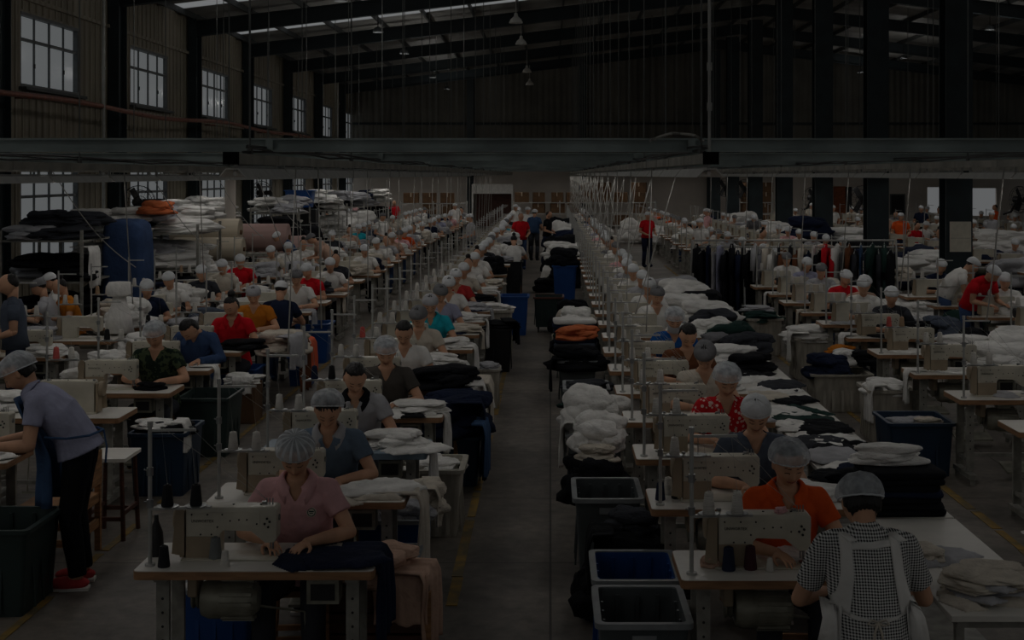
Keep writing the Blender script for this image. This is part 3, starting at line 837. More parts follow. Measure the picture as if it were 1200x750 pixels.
def person(name, loc, rz, ps, shirt, cap='net', hair='short', trousers=None, vox=.006, collar=None, vneck=.10, long_=False, extras=(), capmat=None, fit=1.0, scale=1.0, seed=1, skin=None, sleeve=.55, strap=False, captilt=0, pleated=False):
    ps = dict(POSES[ps]) if isinstance(ps, str) else ps
    root = empty(name, loc, rz); root.scale = (scale,) * 3
    M = headmat(ps); Hc = Vector(ps['head']); sp = ps['sp']
    trousers = trousers or M_char
    # one continuous body
    mb = MB(); torso(mb, sp, -.004)
    mb.ball(Hc, 1, 48, 36, M=M, fn=head_fn)
    for s in (-1, 1): mb.ball(Hc + M @ Vector((s * .078, .008, -.005)), (.010, .017, .030), 10, 8, M=M)
    limb(mb, [Vector(sp[4]), Hc + M @ Vector((0, .028, -.05))], [.052, .050])
    for s in (-1, 1):
        sh, el, wr, hd = arm_pts(ps, s)
        mid = el.lerp(wr, .3)
        limb(mb, [sh, el, mid, wr], [.050 * fit, .038 * fit, .039 * fit, .025])
        limb(mb, [Vector(sp[4]), sh], [.045, .048])
        hand(mb, wr, hd, ps.get('hn', (0, 0, -1)), -s, curl=ps.get('curl', .4), s=.95)
        kn = Vector(ps['kn']); kn.x *= s; an = Vector(ps['an']); an.x *= s
        hip = Vector(sp[0]) + Vector((s * .085, 0, 0))
        limb(mb, [hip, hip.lerp(kn, .5), kn, kn.lerp(an, .3), an], [.085, .07, .055, .052, .036])
        limb(mb, [an, an + Vector((0, -.07, -.045)), an + Vector((0, -.15, -.055))], [.035, .032, .026])
    body = remeshed(mb, 'body', [skin or M_skin, M_lip, M_brow], vox, 2, .4); body.parent = root
    Mi = M.inverted(); mi = [0] * len(body.data.polygons)
    for i, p in enumerate(body.data.polygons):
        q = Mi @ (p.center - Hc)
        if q.length < .14 and q.y < -.055:
            ax = abs(q.x)
            if abs(q.x) < .024 and abs(q.z + .054) < .0065: mi[i] = 1
            if .014 < ax < .046 and abs(q.z - (.033 - max(0, ax - .034) * .35)) < .0024: mi[i] = 2
            if .016 < ax < .043 and abs(q.z - (.004 + (ax - .03) ** 2 * 9)) < .0028: mi[i] = 2
    body.data.polygons.foreach_set('material_index', mi)
    # shirt
    mb = MB(); torso(mb, sp, .015 * fit, 0, 5, flare=.012)
    torso(mb, sp[:4] + [sp[4], sp[5]], .004, 3, 6)
    for s in (-1, 1):
        sh, el, wr, hd = arm_pts(ps, s)
        limb(mb, [Vector(sp[4]) + Vector((s * .02, 0, -.01)), sh], [.052, .062])
        if long_: limb(mb, [sh, el, el.lerp(wr, .86)], [.063, .052, .040])
        else:
            e = sh.lerp(el, sleeve); mb.cyl(sh, e, .062, .060, 16); 
    st = remeshed(mb, 'shirt', [shirt], max(vox, .007), 3, .5); folds(st, .006, 11, seed)
    st.parent = root
    if vneck:
        bm = bmesh.new(); bm.from_mesh(st.data)
        N = Vector(sp[5]); up = (Vector(sp[5]) - Vector(sp[3])).normalized(); fr = Vector((1, 0, 0)).cross(up) ; fr = -fr if fr.y > 0 else fr
        kill = []
        for f in bm.faces:
            c = f.calc_center_median() - N; h = c.dot(up); g_ = c.dot(fr)
            if h > -.014 and abs(c.x) < .075 and h > -.02 : kill.append(f)
            elif g_ > .01 and h > -vneck and abs(c.x) < .055 * (h + vneck) / vneck + .004: kill.append(f)
        bmesh.ops.delete(bm, geom=kill, context='FACES')
        for _ in range(8):
            bv = [v for v in bm.verts if v.is_boundary]; new = {}
            for v in bv:
                nb = [e.other_vert(v) for e in v.link_edges if e.is_boundary]
                if len(nb) == 2: new[v] = v.co * .5 + (nb[0].co + nb[1].co) * .25
            for v, c_ in new.items(): v.co = c_
        bm.to_mesh(st.data); bm.free()
    if collar:
        N = Vector(sp[5]); up = (Vector(sp[5]) - Vector(sp[3])).normalized(); fr = Vector((1, 0, 0)).cross(up); fr = -fr if fr.y > 0 else fr
        mb = MB(); pts = []; nu = 30
        for j, (r, h) in enumerate(((.062, -.004), (.066, .018), (.082, .004), (.102, -.028))):
            for i in range(nu):
                a = .42 + (2 * PI - .84) * i / (nu - 1)
                open_ = max(0, math.cos(a)); drop = -(open_ ** 2) * (.035 + .02 * j)
                rr = r * (1 + (.22 * open_ ** 3 if j == 3 else 0))
                pts.append(tuple(N + fr * (math.cos(a) * rr * 1.0 + .004) + Vector((1, 0, 0)) * math.sin(a) * rr * (1.12 if j > 1 else 1.05) + up * (h + drop)))
        mb.grid(pts, nu, 4)
        co = mb.build('collar', collar, root, smooth=True); md = co.modifiers.new('s', 'SOLIDIFY'); md.thickness = .004; apply_mods(co)
    # trousers
    mb = MB(); torso(mb, sp, .006, 0, 2)
    for s in (-1, 1):
        kn = Vector(ps['kn']); kn.x *= s; an = Vector(ps['an']); an.x *= s
        hip = Vector(sp[0]) + Vector((s * .085, 0, 0))
        limb(mb, [hip, hip.lerp(kn, .5), kn, kn.lerp(an, .3)], [.096, .083, .068, .066]); mb.cyl(kn.lerp(an, .3), an, .066, .055, 14)
    tr = remeshed(mb, 'trousers', [trousers], .011, 2); folds(tr, .005, 8, seed); tr.parent = root
    for s in (-1, 1):
        an = Vector(ps['an']); an.x *= s
        mb = MB(); mb.ball(an + Vector((0, -.055, -.045)), (.047, .13, .045), 14, 8); mb.box(an + Vector((0, -.055, -.08)), (.088, .25, .018), 1)
        mb.build('shoe', [ps.get('shoe', M_dark), M_sole], root, smooth=False, auto=True)
    # hair and cap
    if hair: hair_mesh(M, Hc, hair).build('hair', M_hair, root, smooth=True)
    if cap:
        mb, rim = cap_mesh(M @ Matrix.Rotation(-captilt, 3, 'X'), Hc, cap)
        if pleated: mb.m = [1 if (q % 84) % 6 < 2 else 0 for q in range(len(mb.f))]
        cp = mb.build('hair_net' if cap == 'net' else 'cap', [capmat or (M_net if cap == 'net' else M_capwhite), M_band], root, smooth=True)
        m2 = MB(); m2.tube(rim + [rim[0]], .0045 if cap == 'net' else .007, 6); m2.build('elastic_band' if cap == 'net' else 'brim', M_band if cap == 'net' else (capmat or M_capwhite), cp, smooth=True)
    for ex in extras: ex(root, ps, M, Hc)
    return root

# ---- a lighter figure for the far rows: one mesh, several clothes colours
def far_person(name, ps, hairstyle, cap, long_=False, legs=True):
    ps = dict(POSES[ps]) if isinstance(ps, str) else ps
    mb = MB(); M = headmat(ps); Hc = Vector(ps['head']); sp = ps['sp']
    def setm(k, start): 
        for i in range(start, len(mb.m)): mb.m[i] = k
    mb.ball(Hc, 1, 16, 12, M=M, fn=head_fn); limb(mb, [Vector(sp[4]), Hc + M @ Vector((0, .028, -.05))], [.052, .050], 8)
    for s in (-1, 1):
        sh, el, wr, hd = arm_pts(ps, s)
        limb(mb, [sh, el, wr], [.05, .039, .026], 8); hd = hd.normalized()
        mb.ball(wr + hd * .05, (.038, .05, .018), 8, 6)
        for q in range(4): mb.cyl(wr + hd * .08 + Vector((.016 * (q - 1.5), 0, 0)), wr + hd * (.15 - .008 * abs(q - 1.3)) + Vector((.018 * (q - 1.5), 0, -.02)), .008, .006, 5)
        mb.cyl(wr + hd * .02, wr + hd * .07 + Vector((-s * .045, 0, 0)), .011, .008, 5)
    k = len(mb.m); torso(mb, sp, .016, 0, 5, n=14)
    for s in (-1, 1):
        sh, el, wr, hd = arm_pts(ps, s)
        limb(mb, [Vector(sp[4]), sh], [.055, .062], 8); mb.cyl(sh, sh.lerp(el, .6) if not long_ else el, .064, .058, 10)
        if long_: limb(mb, [el, wr], [.05, .04], 8)
    setm(1, k); k = len(mb.m)
    for s in (-1, 1):
        kn = Vector(ps['kn']); kn.x *= s; an = Vector(ps['an']); an.x *= s; hip = Vector(sp[0]) + Vector((s * .085, 0, 0))
        limb(mb, [hip, kn, an], [.096, .068, .055], 8); mb.ball(an + Vector((0, -.05, -.045)), (.045, .12, .045), 8, 6)
    setm(2, k); k = len(mb.m)
    h = hair_mesh(M, Hc, hairstyle)
    mb.ball(Hc + M @ Vector((0, .032, .022)), (.077, .078, .084), 14, 10, M=M)
    if hairstyle == 'bun': mb.ball(Hc + M @ Vector((0, .08, .11)), .045, 8, 6)
    setm(3, k)
    if cap:
        k = len(mb.m); c, rim = cap_mesh(M, Hc, cap, False); mb.add(c.v, c.f, 4)
    o = mb.build(name, [M_skin, M_white, M_char, M_hair, M_capwhite], None, smooth=True)
    return o
# ================================================================== PROTOTYPES OF THE THINGS
# ---- sewing table
def rrect(w, d, r, n=4):
    out = []
    for cx, cy, a0 in ((w / 2 - r, d / 2 - r, 0), (-w / 2 + r, d / 2 - r, 90), (-w / 2 + r, -d / 2 + r, 180), (w / 2 - r, -d / 2 + r, 270)):
        for i in range(n + 1):
            a = R(a0 + 90 * i / n); out.append((cx + r * math.cos(a), cy + r * math.sin(a)))
    return out
def table_proto(top=None, edge=None, near=True, W=1.19, Dp=.53, rough=0):
    top = top or M_laminate; edge = edge or M_edge
    root = empty('sewing_table')
    o = rrect(W, Dp, .03)
    mb = MB(); mb.prism(o, .705, .745, 'z', 1); mb.prism(rrect(W - .006, Dp - .006, .028), .745, .7485, 'z', 0)
    mb.build('tabletop', [top, edge], root)
    for s in (-1, 1):
        x = s * .475
        mb = MB()
        mb.box((x, -.14, .41), (.065, .03, .60)); mb.box((x, .14, .41), (.065, .03, .60))
        mb.box((x - s * .03, 0, .41), (.006, .26, .6)) if False else None
        mb.box((x, 0, .69), (.065, .40, .03)); mb.box((x, 0, .07), (.065, .50, .04)); mb.box((x, 0, .20), (.05, .26, .03))
        for yy in (-.22, .22): mb.cyl((x, yy, 0), (x, yy, .05), .022, n=8)
        if near:
            for q in range(5): mb.cyl((x, -.156, .30 + q * .07), (x, -.1525, .30 + q * .07), .007, n=8, mi=1)
        mb.build('leg', [M_leg, M_dark], root)
    mb = MB(); mb.box((0, .1, .20), (.95, .04, .03)); mb.build('cross_bar', M_leg, root)
    # motor
    mo = MB(); X = Matrix.Rotation(PI / 2, 3, 'Y')
    mo.lathe([(.03, -.16), (.085, -.155), (.1, -.12), (.1, .08), (.088, .1), (.06, .13), (.02, .135)], (-.15, -.02, .54), 24, M=X)
    for k in range(14 if near else 6):
        a = 2 * PI * k / (14 if near else 6); mo.box(Vector((-.12, -.02, .54)) + Vector((0, math.cos(a) * .102, math.sin(a) * .102)), (.16, .016, .016), rot=Matrix.Rotation(a, 3, 'X'))
    mo.box((-.15, -.02, .665), (.11, .09, .05)); mo.cyl((-.15, -.02, .64), (-.15, -.02, .70), .02)
    mo.lathe([(.045, -.02), (.05, -.01), (.035, 0), (.05, .01), (.045, .02)], (-.34, -.02, .54), 20, M=X)
    m_ = mo.build('motor', M_motor, root, auto=True)
    if near:
        b = MB(); b.box((-.345, -.02, .63), (.05, .15, .13)); b.build('belt_guard', M_mach2, root, bevel=.01)
        b = MB(); b.box((.1, .02, .685), (.42, .2, .03)); b.build('oil_pan', M_dark, root)
        b = MB(); b.box((.05, .02, .10), (.36, .24, .02), rot=Matrix.Rotation(.2, 3, 'X')); b.tube([(.2, .1, .12), (.2, .05, .45), (-.05, 0, .5)], .007, 6); b.build('treadle', M_motor, root)
        b = MB(); b.box((.33, -.12, .62), (.16, .12, .12)); b.box((.33, -.183, .62), (.12, .006, .08), 1); b.build('control_box', [M_motor, M_dark], root)
    return root
# ---- lockstitch head
def text_mesh(body, size, loc, rot, m, parent, name='brand_lettering'):
    cu = bpy.data.curves.new('t', 'FONT'); cu.body = body; cu.size = size; cu.extrude = .0004; cu.align_x = 'CENTER'; cu.resolution_u = 2
    o = bpy.data.objects.new(name, cu); C.objects.link(o)
    dg = bpy.context.evaluated_depsgraph_get(); dg.update(); me = bpy.data.meshes.new_from_object(o.evaluated_get(dg))
    bpy.data.objects.remove(o); me.materials.clear(); me.materials.append(m)
    o = bpy.data.objects.new(name, me); C.objects.link(o); o.location = loc; o.rotation_euler = rot; o.parent = parent
    return o
OUT = [(-.43, .0), (-.43, .235), (-.418, .25), (.016, .25), (.030, .238), (.028, .10), (.018, .082), (-.028, .078), (-.10, .134), (-.24, .138), (-.258, .122), (-.262, .0)]
def machine_proto(near=True, body=None, name='sewing_machine'):
    root = empty(name)
    mb = MB(); mb.prism(OUT, -.055, .055, 'y'); mb.box((-.2, 0, .004), (.50, .178, .008))
    b = mb.build('machine_body', body or M_machine, root, bevel=.009 if near else 0, seg=2, auto=near)
    w_ = MB(); X = Matrix.Rotation(PI / 2, 3, 'Y')
    w_.lathe([(.02, -.022), (.052, -.02), (.06, -.012), (.06, .012), (.045, .02), (.02, .022)], (-.478, 0, .185), 20, M=X); w_.build('handwheel', M_dark if not near else M_mach2, root, auto=True)
    c = MB(); c.prism([(-.50, .03), (-.45, .02), (-.437, .02), (-.437, .245), (-.452, .255), (-.478, .25)], -.065, -.058, 'y'); c.box((-.452, -.0, .12), (.02, .11, .22))
    c.build('belt_cover', M_mach2, root)
    n = MB(); n.cyl((0, 0, .08), (0, 0, .028), .0055, n=8); n.cyl((0, 0, .03), (0, 0, .004), .0018, n=6); n.cyl((-.014, .004, .09), (-.014, .004, .03), .004, n=6); n.box((-.006, .008, .012), (.026, .04, .006)); n.build('needle_bar', M_steel, root)
    if near:
        p = MB(); s = p; p.prism([(-.40, .225), (-.06, .228), (-.055, .222), (-.055, .165), (-.27, .162), (-.275, .115), (-.40, .115)], -.0575, -.0555, 'y')
        for x, z in ((-.40, .215), (-.32, .215), (-.245, .215), (-.205, .185), (-.27, .155), (-.355, .12), (-.30, .12), (-.12, .19), (-.07, .17), (-.03, .17), (-.018, .195), (-.005, .18), (-.012, .155), (-.16, .19)):
            s.cyl((x, -.0605, z), (x, -.055, z), .0058 if x > -.05 else .0042, n=10, mi=1)
        for x in (-.35, -.2, -.06): s.cyl((x, 0, .249), (x, 0, .254), .006, n=8, mi=1)
        s.build('rear_panel', [M_machine, M_dark], root)
        t = MB()
        for x in (-.03, -.015, 0): t.cyl((x, .0, .25), (x, 0, .282), .003, n=6)
        t.cyl((-.045, .02, .25), (-.045, .02, .262), .014); t.build('thread_guide_pins', M_steel, root)
        d = MB(); d.cyl((-.42, .02, .25), (-.42, .02, .262), .012); d.cyl((.031, .0, .19), (.038, 0, .19), .015); d.build('tension_dial', M_steel, root)
        f = MB(); f.prism([(-.43, .0), (-.43, .11), (-.262, .11), (-.262, .0)], -.0572, -.0552, 'y'); f.build('lower_cover', M_mach2, root)
        text_mesh('UNIWORTEX', .019, (-.345, -.0605, .178), (PI / 2, 0, 0), M_dark, root)
    return root
def overlock_proto():
    """compact box-shaped overlock head"""
    root = empty('overlock_machine')
    mb = MB(); mb.prism([(-.17, 0), (-.17, .2), (-.14, .24), (.0, .26), (.06, .25), (.06, .16), (.15, .15), (.16, .1), (.16, .0)], -.09, .09, 'y'); mb.build('machine_body', M_machine, root, bevel=.012, auto=True)
    mb = MB(); mb.lathe([(.02, -.02), (.055, -.018), (.055, .018), (.02, .02)], (-.195, 0, .13), 18, M=Matrix.Rotation(PI / 2, 3, 'Y')); mb.build('handwheel', M_dark, root, auto=True)
    mb = MB()
    for x in (-.1, -.05, 0): mb.cyl((x, -.094, .17), (x, -.11, .17), .014, n=10)
    mb.build('tension_dial', M_steel, root)
    mb = MB(); mb.cyl((.08, 0, .25), (.08, 0, .05), .006, n=6); mb.box((.08, .02, .04), (.03, .05, .01)); mb.build('needle_bar', M_steel, root)
    mb = MB(); mb.prism([(-.1, .015), (.13, .015), (.13, .09), (-.1, .12)], -.096, -.09, 'y'); mb.build('front_cover', M_mach2, root)
    return root
def stand_proto(near=True):
    root = empty('thread_stand')
    mb = MB(); mb.cyl((0, 0, 0), (0, 0, .69), .0105, n=10); mb.cyl((0, 0, 0), (0, 0, .012), .026, n=12); mb.cyl((0, 0, .69), (0, 0, .72), .014, n=8)
    mb.build('pole', M_stand, root, auto=True)
    mb = MB(); mb.box((.11, .0, .675), (.23, .018, .012)); mb.build('guide_arm', M_stand, root)
    if near:
        for z in (.47, .31): 
            mb = MB(); mb.cyl((0, 0, z - .02), (0, 0, z + .02), .017, n=10); mb.cyl((0, 0, z), (-.03, 0, z + .01), .004, n=6); mb.build('clamp', M_steel, root)
        for x in (.06, .20): mb = MB(); mb.tube([(x + .012 * math.cos(t), .012 * math.sin(t), .69) for t in [i * PI / 4 for i in range(9)]], .002, 4); mb.build('eyelet', M_steel, root)
    t = MB(); t.box((.15, 0, .285), (.30, .03, .012)); t.build('tray_arm', M_stand, root)
    for x in (.085, .225):
        mb = MB(); mb.lathe([(.05, 0), (.056, .006), (.05, .008), (.006, .006)], (x, 0, .29), 18); mb.cyl((x, 0, .29), (x, 0, .41 if near else .38), .003, n=6); mb.build('spool_plate', M_stand if not near else M_steel, root)
    return root
def cone_proto():
    o = MB().lathe([(.0, 0), (.029, 0), (.031, .005), (.022, .095), (.020, .103), (.009, .103), (.009, .108), (.0, .108)], n=16).build('thread_cone', CONE['white'], None, auto=True)
    return o
def stool_proto():
    root = empty('stool')
    mb = MB(); mb.prism(rrect(.34, .26, .02), .42, .455, 'z'); mb.build('seat', M_wood, root)
    for a in (-1, 1):
        for b in (-1, 1):
            mb = MB(); mb.cyl((a * .16, b * .11, 0), (a * .13, b * .09, .42), .02, .018, 6); mb.build('leg', M_wood, root)
    mb = MB(); mb.box((0, .10, .18), (.28, .02, .03)); mb.box((0, -.10, .18), (.28, .02, .03)); mb.build('stretcher', M_wood, root)
    return root
# ---- tubs and bins
def bin_proto(name, w, d, h, body, rim, taper=.88, ribs=3, wheels=False, plate=False, wall=.012, rnd_=.03):
    root = empty(name)
    z0 = .09 if wheels else 0
    def ring(s, r, z): return [(x * s, y * s, z) for x, y in rrect(w - 2 * r, d - 2 * r, rnd_, 4)]
    a = ring(taper, 0, z0); b = ring(1, 0, z0 + h); c = ring(1, wall, z0 + h); e = ring(taper, wall, z0 + wall); n = len(a)
    mb = MB(); mb.v = a + b + c + e
    for k in range(3):
        for i in range(n): mb.f.append((k * n + i, k * n + (i + 1) % n, (k + 1) * n + (i + 1) % n, (k + 1) * n + i)); mb.m.append(0)
    mb.f += [tuple(range(n))[::-1], tuple(range(3 * n, 4 * n))]; mb.m += [0, 0]
    for i in range(ribs):
        t = (i + 1) / (ribs + 1) - .5
        for s in (-1, 1):
            mb.box((t * w * .95, s * (d / 2) * (1 + taper) / 2 * 1.0, z0 + h * .5), (.02, .012, h * .9), rot=Matrix.Rotation(s * (1 - taper) * d / 2 / h, 3, 'X'))
            mb.box((s * (w / 2) * (1 + taper) / 2, t * d * .95, z0 + h * .5), (.012, .02, h * .9), rot=Matrix.Rotation(-s * (1 - taper) * w / 2 / h, 3, 'Y'))
    mb.build('shell', body, root, auto=True)
    o1 = rrect(w + .045, d + .045, rnd_ + .01, 4); o2 = rrect(w - 2 * wall, d - 2 * wall, rnd_, 4)
    mb = MB(); z = z0 + h; n = len(o1)
    mb.v = [(x, y, z - .02) for x, y in o1] + [(x, y, z + .008) for x, y in o1] + [(x, y, z + .008) for x, y in o2] + [(x, y, z - .02) for x, y in o2]
    for k in range(4):
        for i in range(n): mb.f.append((k * n + i, k * n + (i + 1) % n, ((k + 1) % 4) * n + (i + 1) % n, ((k + 1) % 4) * n + i)); mb.m.append(0)
    mb.build('rim', rim, root, auto=True)
    if plate:
        mb = MB(); mb.box((0, -d / 2 * .985 - .006, z0 + h - .075), (w * .27, .008, .04)); mb.build('label_plate', M_rimgrey, root)
    if wheels:
        for i in (-1, 1):
            for j in (-1, 1):
                mb = MB(); mb.cyl((i * w * .36 - .012, j * d * .36, .04), (i * w * .36 + .012, j * d * .36, .04), .04, n=12); mb.box((i * w * .36, j * d * .36, .075), (.04, .05, .04)); mb.build('caster', M_dark, root)
    return root
# ---- cloth shapes (thick, folded)
def heap_proto(seed, w, d, h, n=34, sharp=1., name='garment_heap'):
    """crumpled garments: twisted lobes of folded cloth tumbled over each other"""
    r_ = random.Random(int(seed * 100)); mb = MB()
    def lobe(c, ra, M, nu, nv, k, amp, sd):
        pts = []
        for j in range(nv + 1):
            t = PI * j / nv
            for i in range(nu):
                a = 2 * PI * i / nu
                u = Vector((math.cos(t), math.sin(t) * math.cos(a), math.sin(t) * math.sin(a)))
                nn = noise.noise(Vector((u.x * 1.6 + sd, u.y * 1.4, u.z * 1.4 + sd)))
                fold = 1 - 2.6 * abs(noise.noise(Vector((u.x * .9 + sd * 2, u.y * k, u.z * k + sd)))) + .5 * (1 - 2.6 * abs(noise.noise(Vector((u.x * 2.2, u.y * k * 2.1 + sd, u.z * k * 2.1)))))
                rr = 1 + .34 * nn + amp * fold
                sq = [math.copysign(abs(q) ** .8, q) for q in u]
                p = c + M @ Vector((sq[0] * ra[0] * (1 + .25 * nn), sq[1] * ra[1] * rr, sq[2] * ra[2] * rr))
                pts.append((p.x * w, p.y * d, max(.003 + .0 * i, p.z * h)))
        fs = []
        o = len(mb.v); mb.v.extend(pts)
        for j in range(nv):
            for i in range(nu):
                q = (o + j * nu + i, o + j * nu + (i + 1) % nu, o + (j + 1) * nu + (i + 1) % nu, o + (j + 1) * nu + i)
                mb.f.append((q[0], q[2], q[3]) if j == 0 else (q[0], q[2], q[1]) if j == nv - 1 else q); mb.m.append(0)
    lobe(Vector((0, 0, .12)), (.46, .42, .30), Matrix.Rotation(r_.uniform(0, 6), 3, 'Z'), 36, 20, 1.8, .09, seed)
    for i in range(8):
        a = i * 2.4 + r_.uniform(-.5, .5); q = .13 + .17 * (i % 3) / 2
        top = i >= 4
        c = Vector((q * math.cos(a) * (.7 if top else 1), q * math.sin(a) * (.7 if top else 1), (.52 + .2 * r_.random()) if top else .24 + .14 * r_.random()))
        M = Matrix.Rotation(a + r_.uniform(.6, 2.4), 3, 'Z') @ Matrix.Rotation(r_.uniform(-.35, .35), 3, 'Y')
        lobe(c, (r_.uniform(.28, .40), r_.uniform(.15, .24), r_.uniform(.18, .26)), M, 28, 16, r_.uniform(1.5, 2.4), .13, seed + i * 1.9)
    return mb.build(name, M_white, None, smooth=True)
def flat_proto(seed, name='flat_garment', kind='shirt'):
    """a shirt or trousers thrown flat: outline with sleeves, ridged surface, real thickness"""
    if kind == 'shirt': poly = [(-.24, -.32), (.24, -.32), (.25, .1), (.40, -.02), (.50, .12), (.26, .34), (.08, .36), (0, .32), (-.08, .36), (-.26, .34), (-.50, .12), (-.38, -.02), (-.25, .1)]
    elif kind == 'trousers': poly = [(-.22, -.5), (-.05, -.5), (.0, .12), (.06, -.5), (.22, -.48), (.2, .3), (.17, .42), (-.17, .42), (-.2, .3)]
    else: poly = [(-.3, -.2), (.1, -.26), (.34, -.15), (.3, .12), (.1, .24), (-.2, .2), (-.36, .04)]
    def inside(x, y):
        c = False; j = len(poly) - 1
        for i in range(len(poly)):
            xi, yi = poly[i]; xj, yj = poly[j]
            if (yi > y) != (yj > y) and x < (xj - xi) * (y - yi) / (yj - yi) + xi: c = not c
            j = i
        return c
    def dist(x, y):
        b = 9
        for i in range(len(poly)):
            p = Vector(poly[i]); q = Vector(poly[i - 1]); v = Vector((x, y)); t = max(0, min(1, (v - p).dot(q - p) / (q - p).length_squared)); b = min(b, (v - p - (q - p) * t).length)
        return b
    st = .026; bm = bmesh.new(); vs = {}
    def V(i, j):
        if (i, j) not in vs:
            x, y = i * st, j * st
            wx = x + .03 * noise.noise(Vector((x * 4, y * 4, seed))); wy = y + .03 * noise.noise(Vector((x * 4, y * 4, seed + 9)))
            d_ = dist(x, y); q = Vector((x * 7, y * 5, seed * 3)); f = 1 - 2.2 * abs(noise.noise(q)); g = noise.noise(q * 2.3)
            z = min(1, d_ / .05) * (.026 + .016 * f + .008 * g) if inside(x, y) else .004
            vs[(i, j)] = bm.verts.new((wx, wy, max(.011, z)))
        return vs[(i, j)]
    for i in range(-22, 22):
        for j in range(-22, 22):
            if inside((i + .5) * st, (j + .5) * st): bm.faces.new((V(i, j), V(i + 1, j), V(i + 1, j + 1), V(i, j + 1)))
    r = bmesh.ops.extrude_edge_only(bm, edges=[e for e in bm.edges if e.is_boundary])
    for v in [g for g in r['geom'] if isinstance(g, bmesh.types.BMVert)]: v.co.z = 0
    bmesh.ops.recalc_face_normals(bm, faces=bm.faces)
    me = bpy.data.meshes.new(name); bm.to_mesh(me); bm.free(); me.materials.append(M_white)
    me.polygons.foreach_set('use_smooth', [True] * len(me.polygons))
    o = bpy.data.objects.new(name, me); C.objects.link(o); return o
def drape_proto(seed, w, top, drop, name='draped_garment', spread=0):
    """cloth lying on an edge at the origin and hanging over it towards +x"""
    mb = MB(); pts = []; nu, nv = 26, 24
    for j in range(nv):
        s = (top + drop) * j / (nv - 1)
        for i in range(nu):
            u = i / (nu - 1) - .5
            f = noise.noise(Vector((u * 5 + seed, s * 1.5, seed))) ; g = math.sin(u * 22 + seed * 2 + 2 * f)
            endw = 1 + .12 * noise.noise(Vector((seed, s * 4, 2))) - spread * max(0, s - top)
            ed = .06 * noise.noise(Vector((u * 4, seed, 8)))
            if s < top: x = s - top; z = .016 + .012 * f + .004 * g
            else:
                t = s - top; a = min(1, t / .06); x = .03 * a + .018 * g * min(1, t * 4) + .02 * f; z = .012 - t - ed * t * 2
            pts.append((x, u * w * endw, z))
    mb.grid(pts, nu, nv)
    o = mb.build(name, M_white, None, smooth=True); md = o.modifiers.new('s', 'SOLIDIFY'); md.thickness = .012; md.offset = -1; apply_mods(o)
    o.data.polygons.foreach_set('use_smooth', [True] * len(o.data.polygons))
    return o
def folded_proto(seed, w=.42, d=.34, h=.05):
    mb = MB(); pts = []; prof = [(.86, 0), (.98, .12), (1.0, .4), (1.0, .62), (.975, .88), (.9, 1)]; nu = 40
    for j, (s, zt) in enumerate(prof):
        for i, (x, y) in enumerate(rrect(w, d, .05, 9)):
            f = noise.noise(Vector((x * 9, y * 9, seed + zt * 3)))
            pts.append((x * s * (1 + .04 * f), y * s * (1 + .04 * f), zt * h + .006 * f * zt))
    mb.grid(pts, nu, len(prof), closed=True); n = len(mb.v)
    mb.v.append((0, 0, h * 1.03)); mb.f += [(n - nu + i, n - nu + (i + 1) % nu, n) for i in range(nu)]; mb.m += [0] * nu
    mb.f.append(tuple(range(nu))[::-1]); mb.m.append(0)
    return mb.build('folded_garment', M_white, None, smooth=True)
def hanging_proto(kind):
    root = empty('hanging_garment')
    mb = MB(); pts = []; nu = 32
    prof = {'shirt': [(.06, .0, .03), (.12, .04, .05), (.23, .10, .07), (.22, .2, .07), (.2, .4, .07), (.22, .72, .08)],
            'trousers': [(.15, .03, .03), (.16, .1, .05), (.17, .5, .06), (.17, .85, .07), (.17, 1.05, .08)],
            'coat': [(.06, .0, .04), (.13, .04, .06), (.24, .10, .08), (.24, .4, .1), (.26, .8, .11), (.28, 1.1, .12)]}[kind]
    for k, (hw, dn, th) in enumerate(prof):
        for i in range(nu):
            a = 2 * PI * i / nu; f = 1 + .18 * math.sin(5 * a + k * .3) * (k / len(prof))
            pts.append((hw * math.cos(a) * (1 + .03 * math.sin(3 * a + k)), th * .5 * math.sin(a) * f, -dn))
    mb.grid(pts, nu, len(prof), closed=True); L = len(pts); mb.f += [tuple(range(nu))[::-1], tuple(range(L - nu, L))]; mb.m += [0, 0]
    if kind != 'trousers':
        for s in (-1, 1): mb.tube([(s * .19, 0, -.09), (s * .27, 0, -.26), (s * .28, .01, -.5)], [.05, .045, .04], 8)
    mb.build('cloth', M_white, root, smooth=True)
    mb = MB(); mb.tube([(-.2, 0, -.06), (0, 0, .01), (.2, 0, -.06)], .007, 5); mb.tube([(0, 0, .01), (0, 0, .06), (.02, 0, .085), (.035, 0, .07)], .004, 5); mb.build('hanger', M_stand, root)
    return root
def roll_proto():
    root = empty('fabric_roll')
    mb = MB(); X = Matrix.Rotation(PI / 2, 3, 'Y'); mb.lathe([(.05, -.8), (.24, -.8), (.25, -.78), (.248, 0), (.25, .78), (.24, .8), (.05, .8)], n=28, M=X); mb.build('cloth', M_bolt, root, auto=True)
    mb = MB(); mb.lathe([(.02, -.84), (.045, -.84), (.045, .84), (.02, .84)], n=14, M=X); mb.build('cardboard_core', M_card, root, auto=True)
    return root
P = {}
P['table'] = table_proto(); P['table_blue'] = table_proto(M_blue_lam, M_blue_lam)
P['table_far'] = MB().prism(rrect(1.19, .53, .03, 2), .705, .7485, 'z').build('sewing_table', [M_laminate, M_leg], None)
